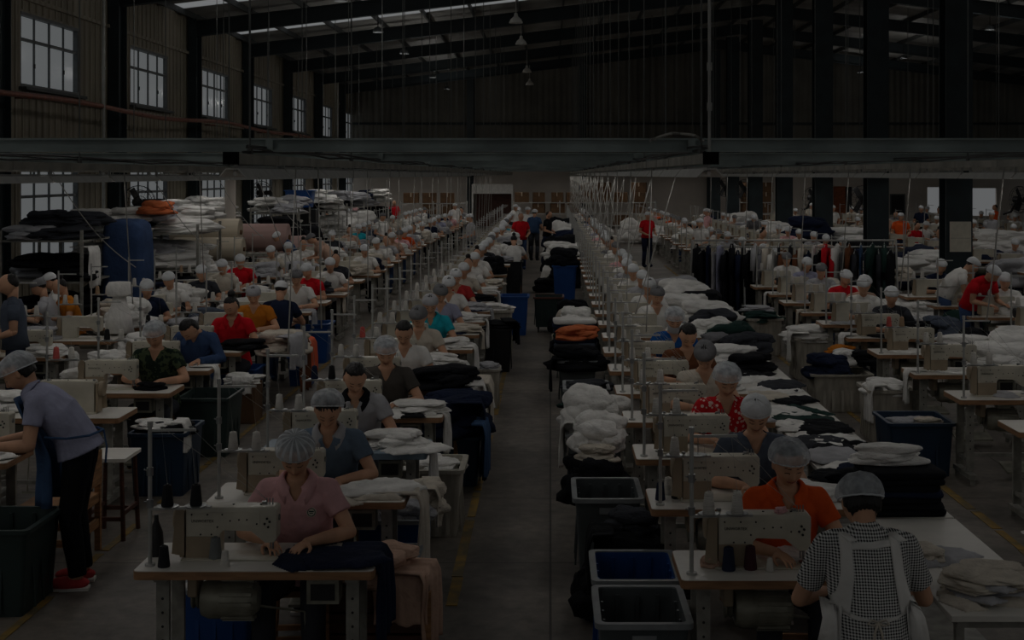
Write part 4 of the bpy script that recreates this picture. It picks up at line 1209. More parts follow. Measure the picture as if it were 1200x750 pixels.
def joined_far_table():
    mb = MB(); mb.prism(rrect(1.19, .53, .03, 2), .705, .745, 'z', 2); mb.prism(rrect(1.184, .524, .03, 2), .745, .7485, 'z', 0)
    for s in (-1, 1):
        x = s * .475; mb.box((x, -.14, .41), (.065, .03, .6), 1); mb.box((x, .14, .41), (.065, .03, .6), 1); mb.box((x, 0, .05), (.065, .5, .06), 1)
    mb.cyl((-.3, 0, .54), (-.02, 0, .54), .1, n=10, mi=3); mb.box((0, .1, .2), (.95, .04, .03), 1)
    return mb.build('sewing_table', [M_laminate, M_leg, M_edge, M_motor], None)
bpy.data.objects.remove(P['table_far']); P['table_far'] = joined_far_table()
P['machine'] = machine_proto(); P['machine_mid'] = machine_proto(False)
def far_machine():
    mb = MB(); mb.prism(OUT, -.055, .055, 'y'); mb.box((-.2, 0, .004), (.5, .178, .008)); mb.box((-.455, 0, .13), (.03, .12, .23), 1); mb.cyl((-.49, 0, .185), (-.47, 0, .185), .06, n=12, mi=1); mb.cyl((0, 0, .08), (0, 0, .005), .006, n=6, mi=1)
    return mb.build('sewing_machine', [M_machine, M_mach2], None)
P['machine_far'] = far_machine(); P['overlock'] = overlock_proto()
P['stand'] = stand_proto(); P['cone'] = cone_proto(); P['stool'] = stool_proto()
def far_stand():
    mb = MB(); mb.cyl((0, 0, 0), (0, 0, .72), .012, n=6); mb.box((.11, 0, .675), (.23, .02, .014)); mb.box((.15, 0, .285), (.3, .03, .014))
    for x in (.085, .225): mb.cyl((x, 0, .29), (x, 0, .296), .05, n=10); 
    return mb.build('thread_stand', M_stand, None)
P['stand_far'] = far_stand()
P['bin_grey'] = bin_proto('plastic_bin', .44, .60, .50, M_bingrey, M_rimgrey, .86, 3, plate=True)
P['bin_blue'] = bin_proto('plastic_bin', .44, .58, .50, M_binblue, M_rimgrey, .9, 3)
P['bin_black'] = bin_proto('plastic_bin', .46, .56, .62, M_binblack, M_binblack, .86, 2)
P['bin_dgreen'] = bin_proto('plastic_bin', .62, .7, .56, M_bindgreen, M_bindgreen, .88, 3)
P['bin_dblue'] = bin_proto('plastic_bin', .58, .62, .5, M_bindblue, M_bindblue, .9, 3)
P['bin_white'] = bin_proto('plastic_bin', .42, .5, .5, M_binwhite, M_binwhite, .86, 5)
P['bin_bright'] = bin_proto('plastic_bin', .44, .5, .62, M_binblue, M_binblue, .84, 0, rnd_=.04)
P['bin_wheels'] = bin_proto('wheeled_bin', .55, .6, .46, M_bindgreen, M_dwood, .88, 3, wheels=True)
P['heap'] = [heap_proto(i * 1.7 + .4, 1, 1, 1) for i in range(7)]
P['shirt'] = [flat_proto(i * 2.3) for i in range(2)]; P['trousers'] = [flat_proto(5.1, kind='trousers')]; P['piece'] = [flat_proto(7.7, kind='piece'), flat_proto(11.7, kind='piece')]
P['drape'] = [drape_proto(1.3, .34, .22, .42), drape_proto(4.1, .42, .16, .3), drape_proto(8.2, .26, .3, .55)]
P['folded'] = [folded_proto(2.), folded_proto(9.)]
P['hang'] = {k: hanging_proto(k) for k in ('shirt', 'trousers', 'coat')}
P['roll'] = roll_proto()
P['far'] = {'sit_cap': far_person('person', 'sew', 'short', 'cloth'), 'sit_hair': far_person('person', 'sew', 'bun', None), 'stand_cap': far_person('person', 'stand', 'short', 'cloth'), 'stand_hair': far_person('person', 'stand', 'short', None), 'bent_cap': far_person('person', 'bent', 'short', 'cloth')}
for k, v in P.items():
    for o in (v.values() if isinstance(v, dict) else v if isinstance(v, list) else [v]): proto(o)
index_kids()
COL = {'white': M_white, 'cream': M_cream, 'light grey': M_lgrey, 'black': M_black, 'navy': M_navy, 'charcoal': M_char, 'grey': M_grey, 'dark green': M_green, 'beige': M_beige, 'pink': M_pink, 'orange': M_orange,
       'red': M_red, 'teal': M_teal, 'lavender': M_lav, 'denim blue': M_denim, 'rust': M_rust, 'ochre': M_ochre, 'blue': M_blue, 'slate': M_slate, 'brown': M_brown, 'salmon': M_salmon}
NG = [0]
def heap(col, x, y, z, w, d, h, label, group=None, rz=None, seed=None, nm=None):
    k = (seed if seed is not None else rnd.randrange(7)) % 7
    o = place(P['heap'][k], (x, y, z), rnd.uniform(0, 6) if rz is None else rz, None, [COL[col]])
    o.scale = (w * 1.08, d * 1.08, h * (.85 if y < 24 else 1)); o.name = nm or 'crumpled_garment'; NG[0] += 1
    return tag(o, label, 'garment', group)
def flat(kind, col, x, y, z, rz, label, group=None, s=1., i=0, rot=None, zs=None):
    o = place(P[kind][i], (x, y, z), rz, s, [COL[col]], rot=rot); o.name = 'shirt' if kind == 'shirt' else 'trousers' if kind == 'trousers' else 'cloth_piece'
    if zs: o.scale = (s, s, zs)
    return tag(o, label, 'garment', group)
def drape(i, col, x, y, z, rz, label, group=None, s=1., sc3=None):
    o = place(P['drape'][i], (x, y, z), rz, sc3 or s, [COL[col]]); return tag(o, label, 'garment', group)
def cone(col, x, y, z, label, group=None, s=1.):
    o = place(P['cone'], (x, y, z), 0, s, [CONE[col]]); return tag(o, label, 'thread cone', group)
def bin_(key, x, y, label, rz=0, s=None, group=None):
    o = place(P[key], (x, y, 0), rz, s); return tag(o, label, 'bin', group)
# ================================================================== THE ROWS
TZ = .7485
def opos(k): return ORD[k] if k < 20 else 'far'
def station(row, k, xc, D, no=.045, lod=0, table=None, machine=True, worker=None, stand=True, cones=('white', 'white'), flip=False, rz=0):
    far = k >= 12 or lod == 2
    where = ('%s in the %s' % (ORD[k], row)) if not far else 'far back in the %s' % row
    g = lambda what: '%s of the %s' % (what, row)
    y = D + .265
    key = table or ('table' if lod == 0 else 'table_far')
    t = place(P[key], (xc, y, 0), PI if flip else rz)
    look = 'grey-blue topped' if key == 'table_blue' else 'white topped wooden edged' if not far else 'small white topped'
    tag(t, '%s sewing table, %s' % (look, where), 'table', g('sewing tables'))
    if machine:
        mk = ('machine' if lod == 0 else 'machine_mid' if lod == 1 else 'machine_far') if machine is True else machine
        mx = xc + no if not flip else xc - no
        o = place(P[mk], (mx, y + .0, TZ), PI if flip else 0, (1, 1, 1.06))
        tag(o, 'off-white %s sewing machine, %s' % ('overlock' if mk == 'overlock' else 'flat-bed', where), 'sewing machine', g('sewing machines'))
    if stand:
        sx = xc - .535 if not flip else xc + .535
        o = place(P['stand' if lod == 0 else 'stand_far'], (sx, D + (.10 if not flip else .43), TZ - (.0 if lod < 2 else 0)), PI if flip else (0 if lod else rnd.uniform(-.12, .12)))
        tag(o, 'pale metal thread stand on the sewing table, %s' % where, 'thread stand', g('thread stands'))
        if lod < 2:
            a = o.rotation_euler.z
            for q, (cx, col) in enumerate(zip((.085, .225), cones)):
                if col: cone(col, sx + math.cos(a) * cx, o.location.y + math.sin(a) * cx, TZ + .297, '%s thread cone %s, %s' % (col, 'next to the pole' if q == 0 else 'on the outer spindle', where), g('thread cones'), 1 if lod == 0 else 1.05)
            if lod == 0:
                mb = MB(); zz = TZ
                for q, cx in enumerate((.085, .225)):
                    if cones[q]: mb.tube([(sx + math.cos(a) * cx, o.location.y + math.sin(a) * cx, zz + .405), (sx + math.cos(a) * (cx - .03), o.location.y + math.sin(a) * cx, zz + .69), (mx - .03, y, zz + .29)], .0012, 3)
                tag(mb.build('thread', M_cord), 'thin threads strung from the stand to the machine, %s' % where, 'thread', g('threads'))
    return mx if machine else xc
PAL = ['white', 'light grey', 'white', 'cream', 'grey', 'white', 'charcoal', 'white', 'white', 'white', 'light grey', 'lavender', 'light grey', 'teal', 'pink', 'navy', 'orange', 'red', 'slate', 'cream', 'white', 'beige']
def farp(x, y, row, k, kind=None, col=None, rz=None, label=None, scale=1.0):
    kind = kind or rnd.choice(['sit_cap'] * 6 + ['sit_hair'])
    o = place(P['far'][kind], (x, y, 0), rnd.uniform(-.25, .25) if rz is None else rz, scale)
    col = col or rnd.choice(PAL)
    recolor(o, COL[col], 1); recolor(o, rnd.choice([M_char, M_black, M_navy, M_jean]), 2)
    if 'cap' in kind: recolor(o, M_capwhite if rnd.random() < .8 else M_capgrey, 4)
    cap = 'in a cap' if 'cap' in kind else 'bareheaded'
    if label: return tag(o, label, 'person')
    wh = ('%s in the %s' % (ORD[k], row)) if k < 12 else 'far back in the %s' % row
    act = 'seated at the machine' if 'sit' in kind else 'standing'
    return tag(o, 'person in a %s top %s, %s, %s' % (col, 'and cap' if 'cap' in kind else 'without cap', act.split()[0], wh), 'person', 'people in %s tops of the %s' % (col, row) if k >= 12 else None)
CUR = {}
def cord(x0, y0, z0, x1, y1, z1, sag, label, group, r=.006):
    pts = []
    for i in range(13):
        t = i / 12; pts.append((x0 + (x1 - x0) * t ** 1.0, y0 + (y1 - y0) * t, z0 + (z1 - z0) * t - sag * math.sin(PI * t)))
    tag(MB().tube(pts, r, 5).build('power_cord', M_cord, None, smooth=True), label, 'cord', group)

from mathutils.bvhtree import BVHTree
def hugger(root):
    """a function giving the point on the person's shirt or trousers seen along y (sg +1 from the back, -1 from the front)"""
    trees = []
    for c in root.children if hasattr(root, 'children') else []:
        if c.name.startswith(('shirt', 'trousers')): trees.append(BVHTree.FromPolygons([v.co for v in c.data.vertices], [p.vertices for p in c.data.polygons]))
    def f(x, z, sg, off=.006, default=None):
        best = None
        for t in trees:
            h = t.ray_cast(Vector((x, sg * 1.0, z)), Vector((0, -sg, 0)))[0]
            if h is not None and (best is None or h.y * sg > best * sg): best = h.y
        if best is None: best = default if default is not None else 0
        return Vector((x, best + sg * off, z))
    return f
# near people -----------------------------------------------------------------
def badge(root, ps, M, Hc):
    mb = MB(); mb.cyl((.085, 0, 0), (.085, -.004, 0), .026, n=24); o = mb.build('chest_badge', M_paper, root); 
    hp = hugger(root)(.085, .90, -1, .004); o.location = (0, hp.y, .90); o.rotation_euler = (-.12, 0, 0)
    m2 = MB(); m2.tube([(.085 + .02 * math.cos(a * PI / 8), -.005, .02 * math.sin(a * PI / 8)) for a in range(17)], .002, 4); m2.box((.085, -.005, .004), (.026, .002, .006)); m2.box((.085, -.005, -.006), (.018, .002, .004)); m2.build('badge_print', M_green, o)
def mask(root, ps, M, Hc):
    mb = MB(); pts = []
    for j in range(7):
        for i in range(13):
            a = (i / 12 - .5) * 2.2; z = -.02 - .075 * j / 6
            pts.append(tuple(M @ Vector((.078 * math.sin(a), -.108 * math.cos(a) - .006, z)) + Hc))
    mb.grid(pts, 13, 7); o = mb.build('face_mask', M_lgrey, root, smooth=True); md = o.modifiers.new('s', 'SOLIDIFY'); md.thickness = .003; apply_mods(o)
def strapx(root, ps, M, Hc): pass
def pose(base='sew', **k):
    p = dict(POSES[base]); p.update(k); return p
_n = dict(
 L0=dict(pleated=True, shirt=M_pink, collar=M_pink, extras=(badge,), label='person in a pink polo with a round chest badge, foremost in the left aisle row', hair='short'),
 L1=dict(captilt=.62, shirt=M_denimtee, collar=M_lgrey, hair='fringe', label='person in a washed blue tee and grey collar, cap pushed back, behind the pink polo'),
 L2=dict(shirt=M_lgrey, collar=M_black, cap=None, hair='full', label='bareheaded person in a pale polo with a black collar, left aisle row'),
 L3=dict(shirt=M_dkgrey, label='person in a dark grey V-neck tee and gauze cap, fourth in the left aisle row'),
 L4=dict(shirt=M_white, cap=None, hair='full', label='bareheaded person in a white tee, fifth in the left aisle row'),
 L5=dict(shirt=M_cream, cap='cloth', capmat=M_capgrey, label='person in a cream top and grey cloth cap, sixth in the left aisle row'),
 L6=dict(shirt=M_teal, collar=M_teal, cap='cloth', capmat=M_lgrey, label='person in a bright teal polo, seventh in the left aisle row'),
 L7=dict(shirt=M_lav, cap='cloth', capmat=M_capgrey, label='person in a lavender top and grey cap, behind the teal polo'),
 L8=dict(shirt=M_white, cap='cloth', label='person in a white top with a white cloth cap, ninth in the left aisle row'),
 L9=dict(shirt=M_redtee, cap='cloth', label='person in a faded red tee and pale cap, tenth in the left aisle row'),
 R0=dict(shirt=M_orange, collar=M_orange, label='person in an orange polo and gauze cap, front table of the right aisle row'),
 R1=dict(shirt=M_slate, fit=1.12, cap='flat', label='broad person in a slate tee and gauze cap, behind the orange polo'),
 R2=dict(shirt=M_floral, label='person in a red floral blouse and gauze cap, third in the right aisle row'),
 R3=dict(shirt=M_cream, cap='cloth', capmat=M_capgrey, sleeve=.2, label='person in a sleeveless cream top and grey cap, fourth in the right aisle row'),
 R4=dict(shirt=M_brown, cap=None, hair='full', label='bareheaded person in a brown top, fifth in the right aisle row'),
 R5=dict(shirt=M_blue, extras=(mask,), label='person in a blue top, gauze cap and face mask, sixth in the right aisle row'),
 R6=dict(shirt=M_white, cap='cloth', capmat=M_capgrey, label='person in a white coat and dark grey cap, eighth in the right aisle row', long_=True),
 R7=dict(shirt=M_white, cap='cloth', label='person in a white coat and pale cap, behind the dark grey cap'),
 A1=dict(shirt=M_camo, label='person in a dark camouflage shirt and gauze cap, second left row'),
 A2=dict(shirt=M_jean, cap=None, hair='full', long_=True, label='bareheaded person in a dark blue top bent low over the work, behind the camouflage shirt'),
 A3=dict(shirt=M_red, cap=None, hair='bun', label='person in a bright red polo with black hair in a bun, second left row', collar=M_red),
 A4=dict(shirt=M_ochre, cap='cloth', capmat=M_lgrey, label='person in an ochre tee and pale grey cap, behind the red polo'),
 A6=dict(shirt=M_white, cap='cloth', capmat=M_capgrey, label='person in a white top and grey cap facing the camera, second left row'),
)
def near_person(key, x, y, rz=0, vox=.006, **pk):
    d = dict(_n[key]); lb = d.pop('label')
    base = pk.pop('base', 'sew')
    o = person('person', (x, y, 0), rz, pose(base, **pk), d.pop('shirt'), vox=vox, seed=len(key) * 3.1 + sum(map(ord, key)), **d)
    return tag(o, lb, 'person')
VAR = [dict(yaw=.1, pitch=.62), dict(yaw=.12, pitch=.75), dict(yaw=.25, pitch=.7, head=(.0, -.19, 1.19)), dict(yaw=.1, pitch=.55), dict(yaw=.05, pitch=.7), dict(yaw=-.3, pitch=.7, roll=.1), dict(yaw=.1, pitch=.6), dict(yaw=.4, pitch=.7), dict(yaw=.2, pitch=.7), dict(yaw=.2, pitch=.5)]
CONES = {('L', 0): ('black', 'black'), ('L', 1): ('white', 'white'), ('L', 2): ('white', 'white'), ('L', 3): ('navy', 'black'), ('L', 4): ('white', 'white'), ('R', 1): ('white', None), ('L', 5): ('coral', 'white')}
def stool_at(x, y, what):
    tag(place(P['stool'], (x, y, 0), rnd.uniform(-.1, .1), (1, 1, .98)), 'plain wooden stool under the %s' % what, 'stool')
# left aisle row
X1 = -1.465
nm = 'left aisle row'
for k in range(37):
    D = 6.72 + 1.42 * k; lod = 0 if k < 6 else 1 if k < 13 else 2
    xx = X1 + (0 if k < 12 else rnd.uniform(-.03, .03))
    mx = station(nm, k, xx, D, .045, lod, table='table_blue' if k == 2 else None, cones=CONES.get(('L', k), ('white', 'white')))
    if k < 10:
        near_person('L%d' % k, mx + (.06, .0, -.03, .03)[min(k, 3)], D + .76, 0, .0055 if k < 4 else .008, **VAR[k]); 
        if k < 6: stool_at(mx + .04, D + .80, 'person sewing %s in the left aisle row' % ORD[k])
    elif rnd.random() < .82: farp(mx + .04, D + .76, nm, k)
    if k > 1 and k < 26: cord(-1.80, D + .1 - .5 * (k % 2), 2.76, xx - .40, D + .14, TZ + .70 if rnd.random() < .5 else 1.1, .0, 'white power cord hanging to the %s table of the left aisle row' % (ORD[k] if k < 12 else 'far'), 'power cords of the left aisle row', .005)
# right aisle row
X2 = 1.225; nm = 'right aisle row'
RW = {0: 'R0', 1: 'R1', 2: 'R2', 3: 'R3', 4: 'R4', 5: 'R5', 7: 'R6', 8: 'R7'}
for k in range(37):
    D = 6.57 + 1.4 * k; lod = 0 if k < 6 else 1 if k < 13 else 2
    xx = X2 - (.04 if 0 < k < 7 else 0)
    mx = station(nm, k, xx, D, .04, lod, cones=CONES.get(('R', k), ('white', 'white')))
    if k in RW:
        near_person(RW[k], mx + (.06 if k else -.03), D + (.76 if k else .70), 0, .0055 if k < 3 else .008, **[dict(yaw=.12, pitch=.42), dict(yaw=-.1, pitch=.6), dict(yaw=0, pitch=.5), dict(yaw=-.2, pitch=.9), dict(yaw=.1, pitch=.8), dict(yaw=.0, pitch=.55), dict(), dict(yaw=.2, pitch=.5), dict(yaw=.2, pitch=.6)][k])
        if k < 6: stool_at(mx + .04, D + .80, 'person sewing %s in the right aisle row' % ORD[k])
    elif k > 8 and rnd.random() < .82: farp(mx + .04, D + .76, nm, k)
    if k > 2: 
        for q in range(1 if k < 8 else 2): cord((.80 if k % 2 else 1.14), D + .3 * q, 2.76, xx - .42 + .2 * q, D + .12, TZ + .7, .0, 'white power cord hanging to the %s table of the right aisle row' % (ORD[k] if k < 12 else 'far'), 'power cords of the right aisle row', .005 if k < 12 else .009)
# second left row
X3 = -4.0; nm = 'second left row'
for k in range(34):
    D = [10.95, 12.2, 13.6, 15.0, 16.45, 17.9][k] if k < 6 else 17.9 + 1.43 * (k - 5)
    lod = 0 if k < 4 else 1 if k < 11 else 2
    if k == 0:
        mx = station(nm, 0, X3 - .06, D, .1, 0, flip=True, stand=False); continue
    mx = station(nm, k, X3 + (0 if k < 8 else rnd.uniform(-.08, .08)), D, .2, lod, cones=rnd.choice([('white', 'white'), ('black', 'white'), ('coral', 'white')]))
    if k in (1, 2, 3, 4, 6):
        near_person('A%d' % k, mx + (.1 if k != 3 else .16), D + .76, 0, .008, **{1: dict(yaw=-.1, pitch=.6), 2: dict(yaw=-.5, pitch=1.0, head=(-.03, -.27, 1.10)), 3: dict(yaw=-.35, pitch=.6), 4: dict(yaw=.15, pitch=.6), 6: dict(yaw=.2, pitch=.5)}[k])
        if k < 4: stool_at(mx + .05, D + .8, 'person sewing %s in the second left row' % ORD[k])
    elif k == 5: farp(mx + .3, D - .35, nm, k, 'sit_cap', 'navy', PI, 'person in a navy dress seen from behind with a pale cap, second left row')
    elif rnd.random() < .8: farp(mx + .04, D + .76, nm, k)
    if k < 20 and k % 2 == 0: cord(-3.95, D - .9 + rnd.uniform(-.3, .3), 2.74, X3 + rnd.uniform(-.2, .4), D + .1, TZ + .66, .10, 'white power cord slanting down to the %s table of the second left row' % (ORD[k] if k < 12 else 'far'), 'power cords of the second left row', .006)
# third left row
X4 = -5.6; nm = 'third left row'
for k in range(31):
    D = 14.6 + 1.43 * k; lod = 0 if k < 1 else 1 if k < 8 else 2
    mx = station(nm, k, X4 - .2 + rnd.uniform(-.05, .05), D, .38, lod, machine='overlock' if k in (2, 3) else True, cones=('tan', 'white') if k % 3 == 0 else ('white', 'white'))
    if k > 1 and rnd.random() < .7: farp(mx + .04, D + .76, nm, k)
    if k < 20 and k % 3 == 0: cord(-6.45, D - 1.2, 2.74, X4 - .2, D + .2, TZ + .66, .15, 'white power cord slanting down to the %s table of the third left row' % (ORD[k] if k < 12 else 'far'), 'power cords of the third left row', .007)
# second right row
X5 = 4.15; nm = 'second right row'
for k in range(33):
    D = 10.35 + 1.49 * k; lod = 0 if k < 5 else 1 if k < 11 else 2
    mx = station(nm, k, X5 + (0 if k < 8 else rnd.uniform(-.06, .06)), D, .05, lod, cones=('white', 'white') if k != 3 else ('coral', 'tan'), machine=(k != 0), stand=(k != 0))
    if k in (4, 5, 6, 7) or (k > 7 and rnd.random() < .75): farp(mx + .05, D + .76, nm, k, 'sit_cap')
    if k < 16 and k % 2: cord(3.8, D - .4, 2.76, X5 - .3, D + .2, TZ + .69, .05, 'white power cord hanging to the %s table of the second right row' % (ORD[k] if k < 12 else 'far'), 'power cords of the second right row', .007)
# third right row and the rows past the ridge columns
X6 = 6.3; nm = 'third right row'
for k in range(27):
    D = 15.6 + 1.55 * k; lod = 1 if k < 8 else 2
    if 23.3 < D < 26.2: continue
    mx = station(nm, k, X6 + rnd.uniform(-.06, .06), D, .05, lod, cones=('white', 'white'))
    if rnd.random() < .7: farp(mx + .05, D + .76, nm, k, rnd.choice(['sit_cap', 'bent_cap', 'sit_cap']))
for nm, xx, D0, n in (('ridge column row', 10.0, 27, 18), ('outermost right row', 13.0, 34, 14), ('fourth right row', 16.4, 42, 10), ('window wall row', -8.2, 36, 13)):
    for k in range(n):
        D = D0 + 1.9 * k
        mx = station(nm, k, xx, D, .05, 2)
        if rnd.random() < .8: farp(mx, D + .76, nm, k, rnd.choice(['sit_cap', 'sit_hair', 'stand_cap']))

# ---- standing woman with the denim apron, bottom left
def apron_side(root, ps, M, Hc):
    mb = MB(); pts = []
    for j in range(12):
        z = 1.22 - j * .062
        for i in range(15):
            a = (i / 14 - .5) * (1.5 if z > 1.05 else 2.5)
            k = max(0, min(1, (1.25 - z) / .3)); cx = -.02 - (.115 * max(0, (z - .86)) if z > .86 else 0) 
            base = -.05 - max(0, z - .86) * .42
            r = .205 + (.02 * math.sin(i * 1.9 + j * .3) if z < .85 else 0)
            pts.append((r * .92 * math.sin(a), base - (r - .05) * math.cos(a), z))
    mb.grid(pts, 15, 12); o = mb.build('apron', M_denim, root, smooth=True); md = o.modifiers.new('s', 'SOLIDIFY'); md.thickness = .006; apply_mods(o)
    m2 = MB(); m2.tube([(.17, -.14, .99), (.205, .0, .985), (.14, .13, .99), (0, .19, 1.0), (-.14, .13, .99), (-.205, 0, .985), (-.17, -.14, .99)], .008, 6); m2.tube([(0, .19, 1.0), (.05, .22, .9), (.07, .215, .8)], .007, 5); m2.build('apron_tie', M_denim, o)
ps = pose('bent', head=(0, -.335, 1.375), pitch=.72, wr=[(.10, -.50, .92), (.13, -.46, .93)], el=[(.235, -.20, .95), (.235, -.22, .95)], shoe=M_shoe)
o = person('person', (-3.14, 8.98, 0), R(-82), ps, M_lav, vox=.0055, collar=M_lav, trousers=M_black, extras=(apron_side,), seed=4.4, fit=1.08, scale=1.02)
tag(o, 'standing person in a lavender shirt, blue denim apron and red shoes, bent over the bench', 'person')
# ---- seated woman seen from behind, bottom right
def apron_back(root, ps, M, Hc):
    H = hugger(root)
    mb = MB()
    def ribbon(path, wds, n=18):
        pts = []
        for i in range(n):
            t = i / (n - 1) * (len(path) - 1); a = int(min(t, len(path) - 2)); f = t - a
            x = path[a][0] * (1 - f) + path[a + 1][0] * f; z = path[a][1] * (1 - f) + path[a + 1][1] * f; wd = wds[a] * (1 - f) + wds[a + 1] * f
            dx = path[a + 1][0] - path[a][0]; dz = path[a + 1][1] - path[a][1]; L = math.hypot(dx, dz) or 1
            nx, nz = -dz / L, dx / L; last = None
            for q in (-.5, -.25, 0, .25, .5):
                h = H(x + nx * wd * q, z + nz * wd * q, 1, .005 + .003 * math.cos(q * 12 + i * .7), default=last.y if last else .1); pts.append(tuple(h)); last = h
        mb.grid(pts, 5, n)
    ribbon([(-.105, 1.17), (-.105, 1.1), (-.110, 1.0), (-.124, .92), (-.148, .86)], [.04, .045, .05, .06, .085])
    ribbon([(.105, 1.17), (.105, 1.1), (.110, 1.0), (.124, .92), (.148, .86)], [.04, .045, .05, .06, .085])
    ribbon([(-.115, 1.128), (0, 1.12), (.115, 1.11)], [.028, .024, .028])
    ribbon([(-.165, .855), (-.08, .838), (0, .828), (.08, .838), (.165, .855)], [.012] * 5, 24)
    o = mb.build('apron_straps', M_white, root, smooth=True); md = o.modifiers.new('s', 'SOLIDIFY'); md.thickness = .004; apply_mods(o)
    m2 = MB()
    for s in (-1, 1):
        pts = []
        for j in range(11):
            z = .875 - j * .05
            for i in range(9):
                u = i / 8; xx = .205 + .05 * min(1, j / 5) - u * (.06 + .05 * min(1, j / 5)) + .004 * math.sin(i * 2.2 + j * .8)
                h = H(s * min(xx, .17), z, 1, .0, default=.12)
                y = h.y - (.09 * (1 - u)) + .010 * math.sin(i * 1.7 + j * .6)
                pts.append((s * xx, y + .012, z))
        m2.grid(pts, 9, 11)
    p = m2.build('apron_skirt', M_white, root, smooth=True); md = p.modifiers.new('s', 'SOLIDIFY'); md.thickness = .006; apply_mods(p)
    m3 = MB(); B = H(0, .828, 1, .012)
    for s in (-1, 1):
        m3.tube([B, B + Vector((s * .03, .006, .014)), B + Vector((s * .045, .006, -.004)), B + Vector((s * .02, .004, -.012)), B], .0045, 6)
        m3.tube([B, B + Vector((s * .014, .004, -.04)), B + Vector((s * .022, .0, -.11 - .02 * s))], .0055, 6)
    m3.build('apron_bow', M_cream, root, smooth=True)
ps = pose('sew', sp=[(0, .03, .56), (0, .0, .77), (0, -.055, .95), (0, -.10, 1.07), (0, -.13, 1.135), (0, -.155, 1.165)], sh=(.17, -.105, 1.09), head=(0, -.20, 1.245), el=[(.275, -.17, .84), (.275, -.17, .84)], wr=[(.12, -.37, .81), (.13, -.37, .81)], pitch=.7, yaw=.05)
o = person('person', (1.37, 5.83, 0), PI, ps, M_check, vox=.0055, vneck=0, trousers=M_black, extras=(apron_back,), seed=2.2, fit=1.0, sleeve=.72, scale=1.0, hair='full')
tag(o, 'person seen from behind in a black and white checked shirt and white apron straps', 'person')
stool_at(1.37, 5.78, 'person in the checked shirt')
# ================================================================== DRESSING
# --- small things on the front table, left
z = TZ
cone('black', -1.925, 6.80, z, 'black thread cone standing on the front left table beside the stand foot'); cone('grey', -1.70, 6.93, z, 'grey thread cone standing by the machine pillar on the front left table', s=1.1)
cone('white', -1.62, 6.80, z, 'slim white thread cone on the front left table before the machine', s=.78)
heap('beige', -1.80, 7.0, z, .14, .12, .10, 'small crumpled scrap behind the grey cone on the front left table')
m = MB(); m.lathe([(.0, 0), (.034, 0), (.038, .05), (.033, .12), (.012, .18), (.010, .21), (.0, .21)], n=18)
tag(m.build('dark_bottle', M_dark, None, auto=True, loc=(-2.02, 7.0, z)), 'dark narrow-necked bottle at the back corner of the front left table', 'bottle')
sc_ = empty('scissors', (-1.50, 7.08, z + .004), .2)
m = MB(); m.prism([(-.12, 0), (.0, -.012), (.02, 0), (.0, .012)], -.002, .002, 'z'); m.build('blade', M_steel, sc_)
m = MB(); m.tube([(.02 + .025 + .025 * math.cos(a * PI / 6), .018 * math.sin(a * PI / 6) + .015, .003) for a in range(13)], .005, 5); m.tube([(.045 + .025 * math.cos(a * PI / 6), .018 * math.sin(a * PI / 6) - .02, .003) for a in range(13)], .005, 5); m.build('handle', M_dark, sc_)
tag(sc_, 'dark handled scissors lying behind the machine on the front left table', 'scissors')
flat('shirt', 'navy', -1.16, 6.99, z, R(84), 'navy garment spread over the sewn end of the front left table', s=.62)
flat('piece', 'navy', -1.02, 6.88, z + .012, .25, 'second fold of navy cloth on the front left table', s=.62)
drape(0, 'navy', -.865, 6.98, z + .01, 0, 'navy garment hanging over the end of the front left table', sc3=(1, 1, .95))
# wooden crate beside the front left table with beige work on it
cr = empty('wooden_crate', (-.93, 7.55, 0))
m = MB(); W, Dd, H = .56, .5, .5
m.box((0, 0, .48), (W, Dd, .03)); m.build('lid', M_dwood, cr)
for s in (-1, 1):
    m = MB()
    for q in range(4): m.box((0, s * Dd / 2 * .95, .07 + q * .115), (W * .96, .02, .1))
    m.build('side_panel', M_dwood, cr)
    m = MB()
    for q in range(4): m.box((s * W / 2 * .95, 0, .07 + q * .115), (.02, Dd * .9, .1))
    m.build('end_panel', M_dwood, cr)
for i in (-1, 1):
    for j in (-1, 1): m = MB(); m.box((i * W / 2 * .97, j * Dd / 2 * .97, .235), (.04, .04, .47)); m.build('corner_post', M_wood, cr)
tag(cr, 'dark wooden crate under beige cloth, beside the front left table', 'crate')
heap('beige', -.92, 7.5, .495, .5, .44, .2, 'crumpled beige garment on the dark wooden crate')
drape(2, 'beige', -.66, 7.42, .56, -.2, 'beige garment hanging off the dark wooden crate', sc3=(.8, 1.2, .75))
drape(1, 'beige', -.80, 7.31, .53, -PI / 2, 'beige cloth hanging down the front of the dark wooden crate', sc3=(.7, .7, .8))
bin_('bin_blue', -1.86, 7.75, 'blue bin standing on the floor behind the front left table stand', s=(.9, .7, .8)); heap('white', -1.9, 7.72, .36, .36, .34, .14, 'white and grey cloth in the blue bin behind the front left table')
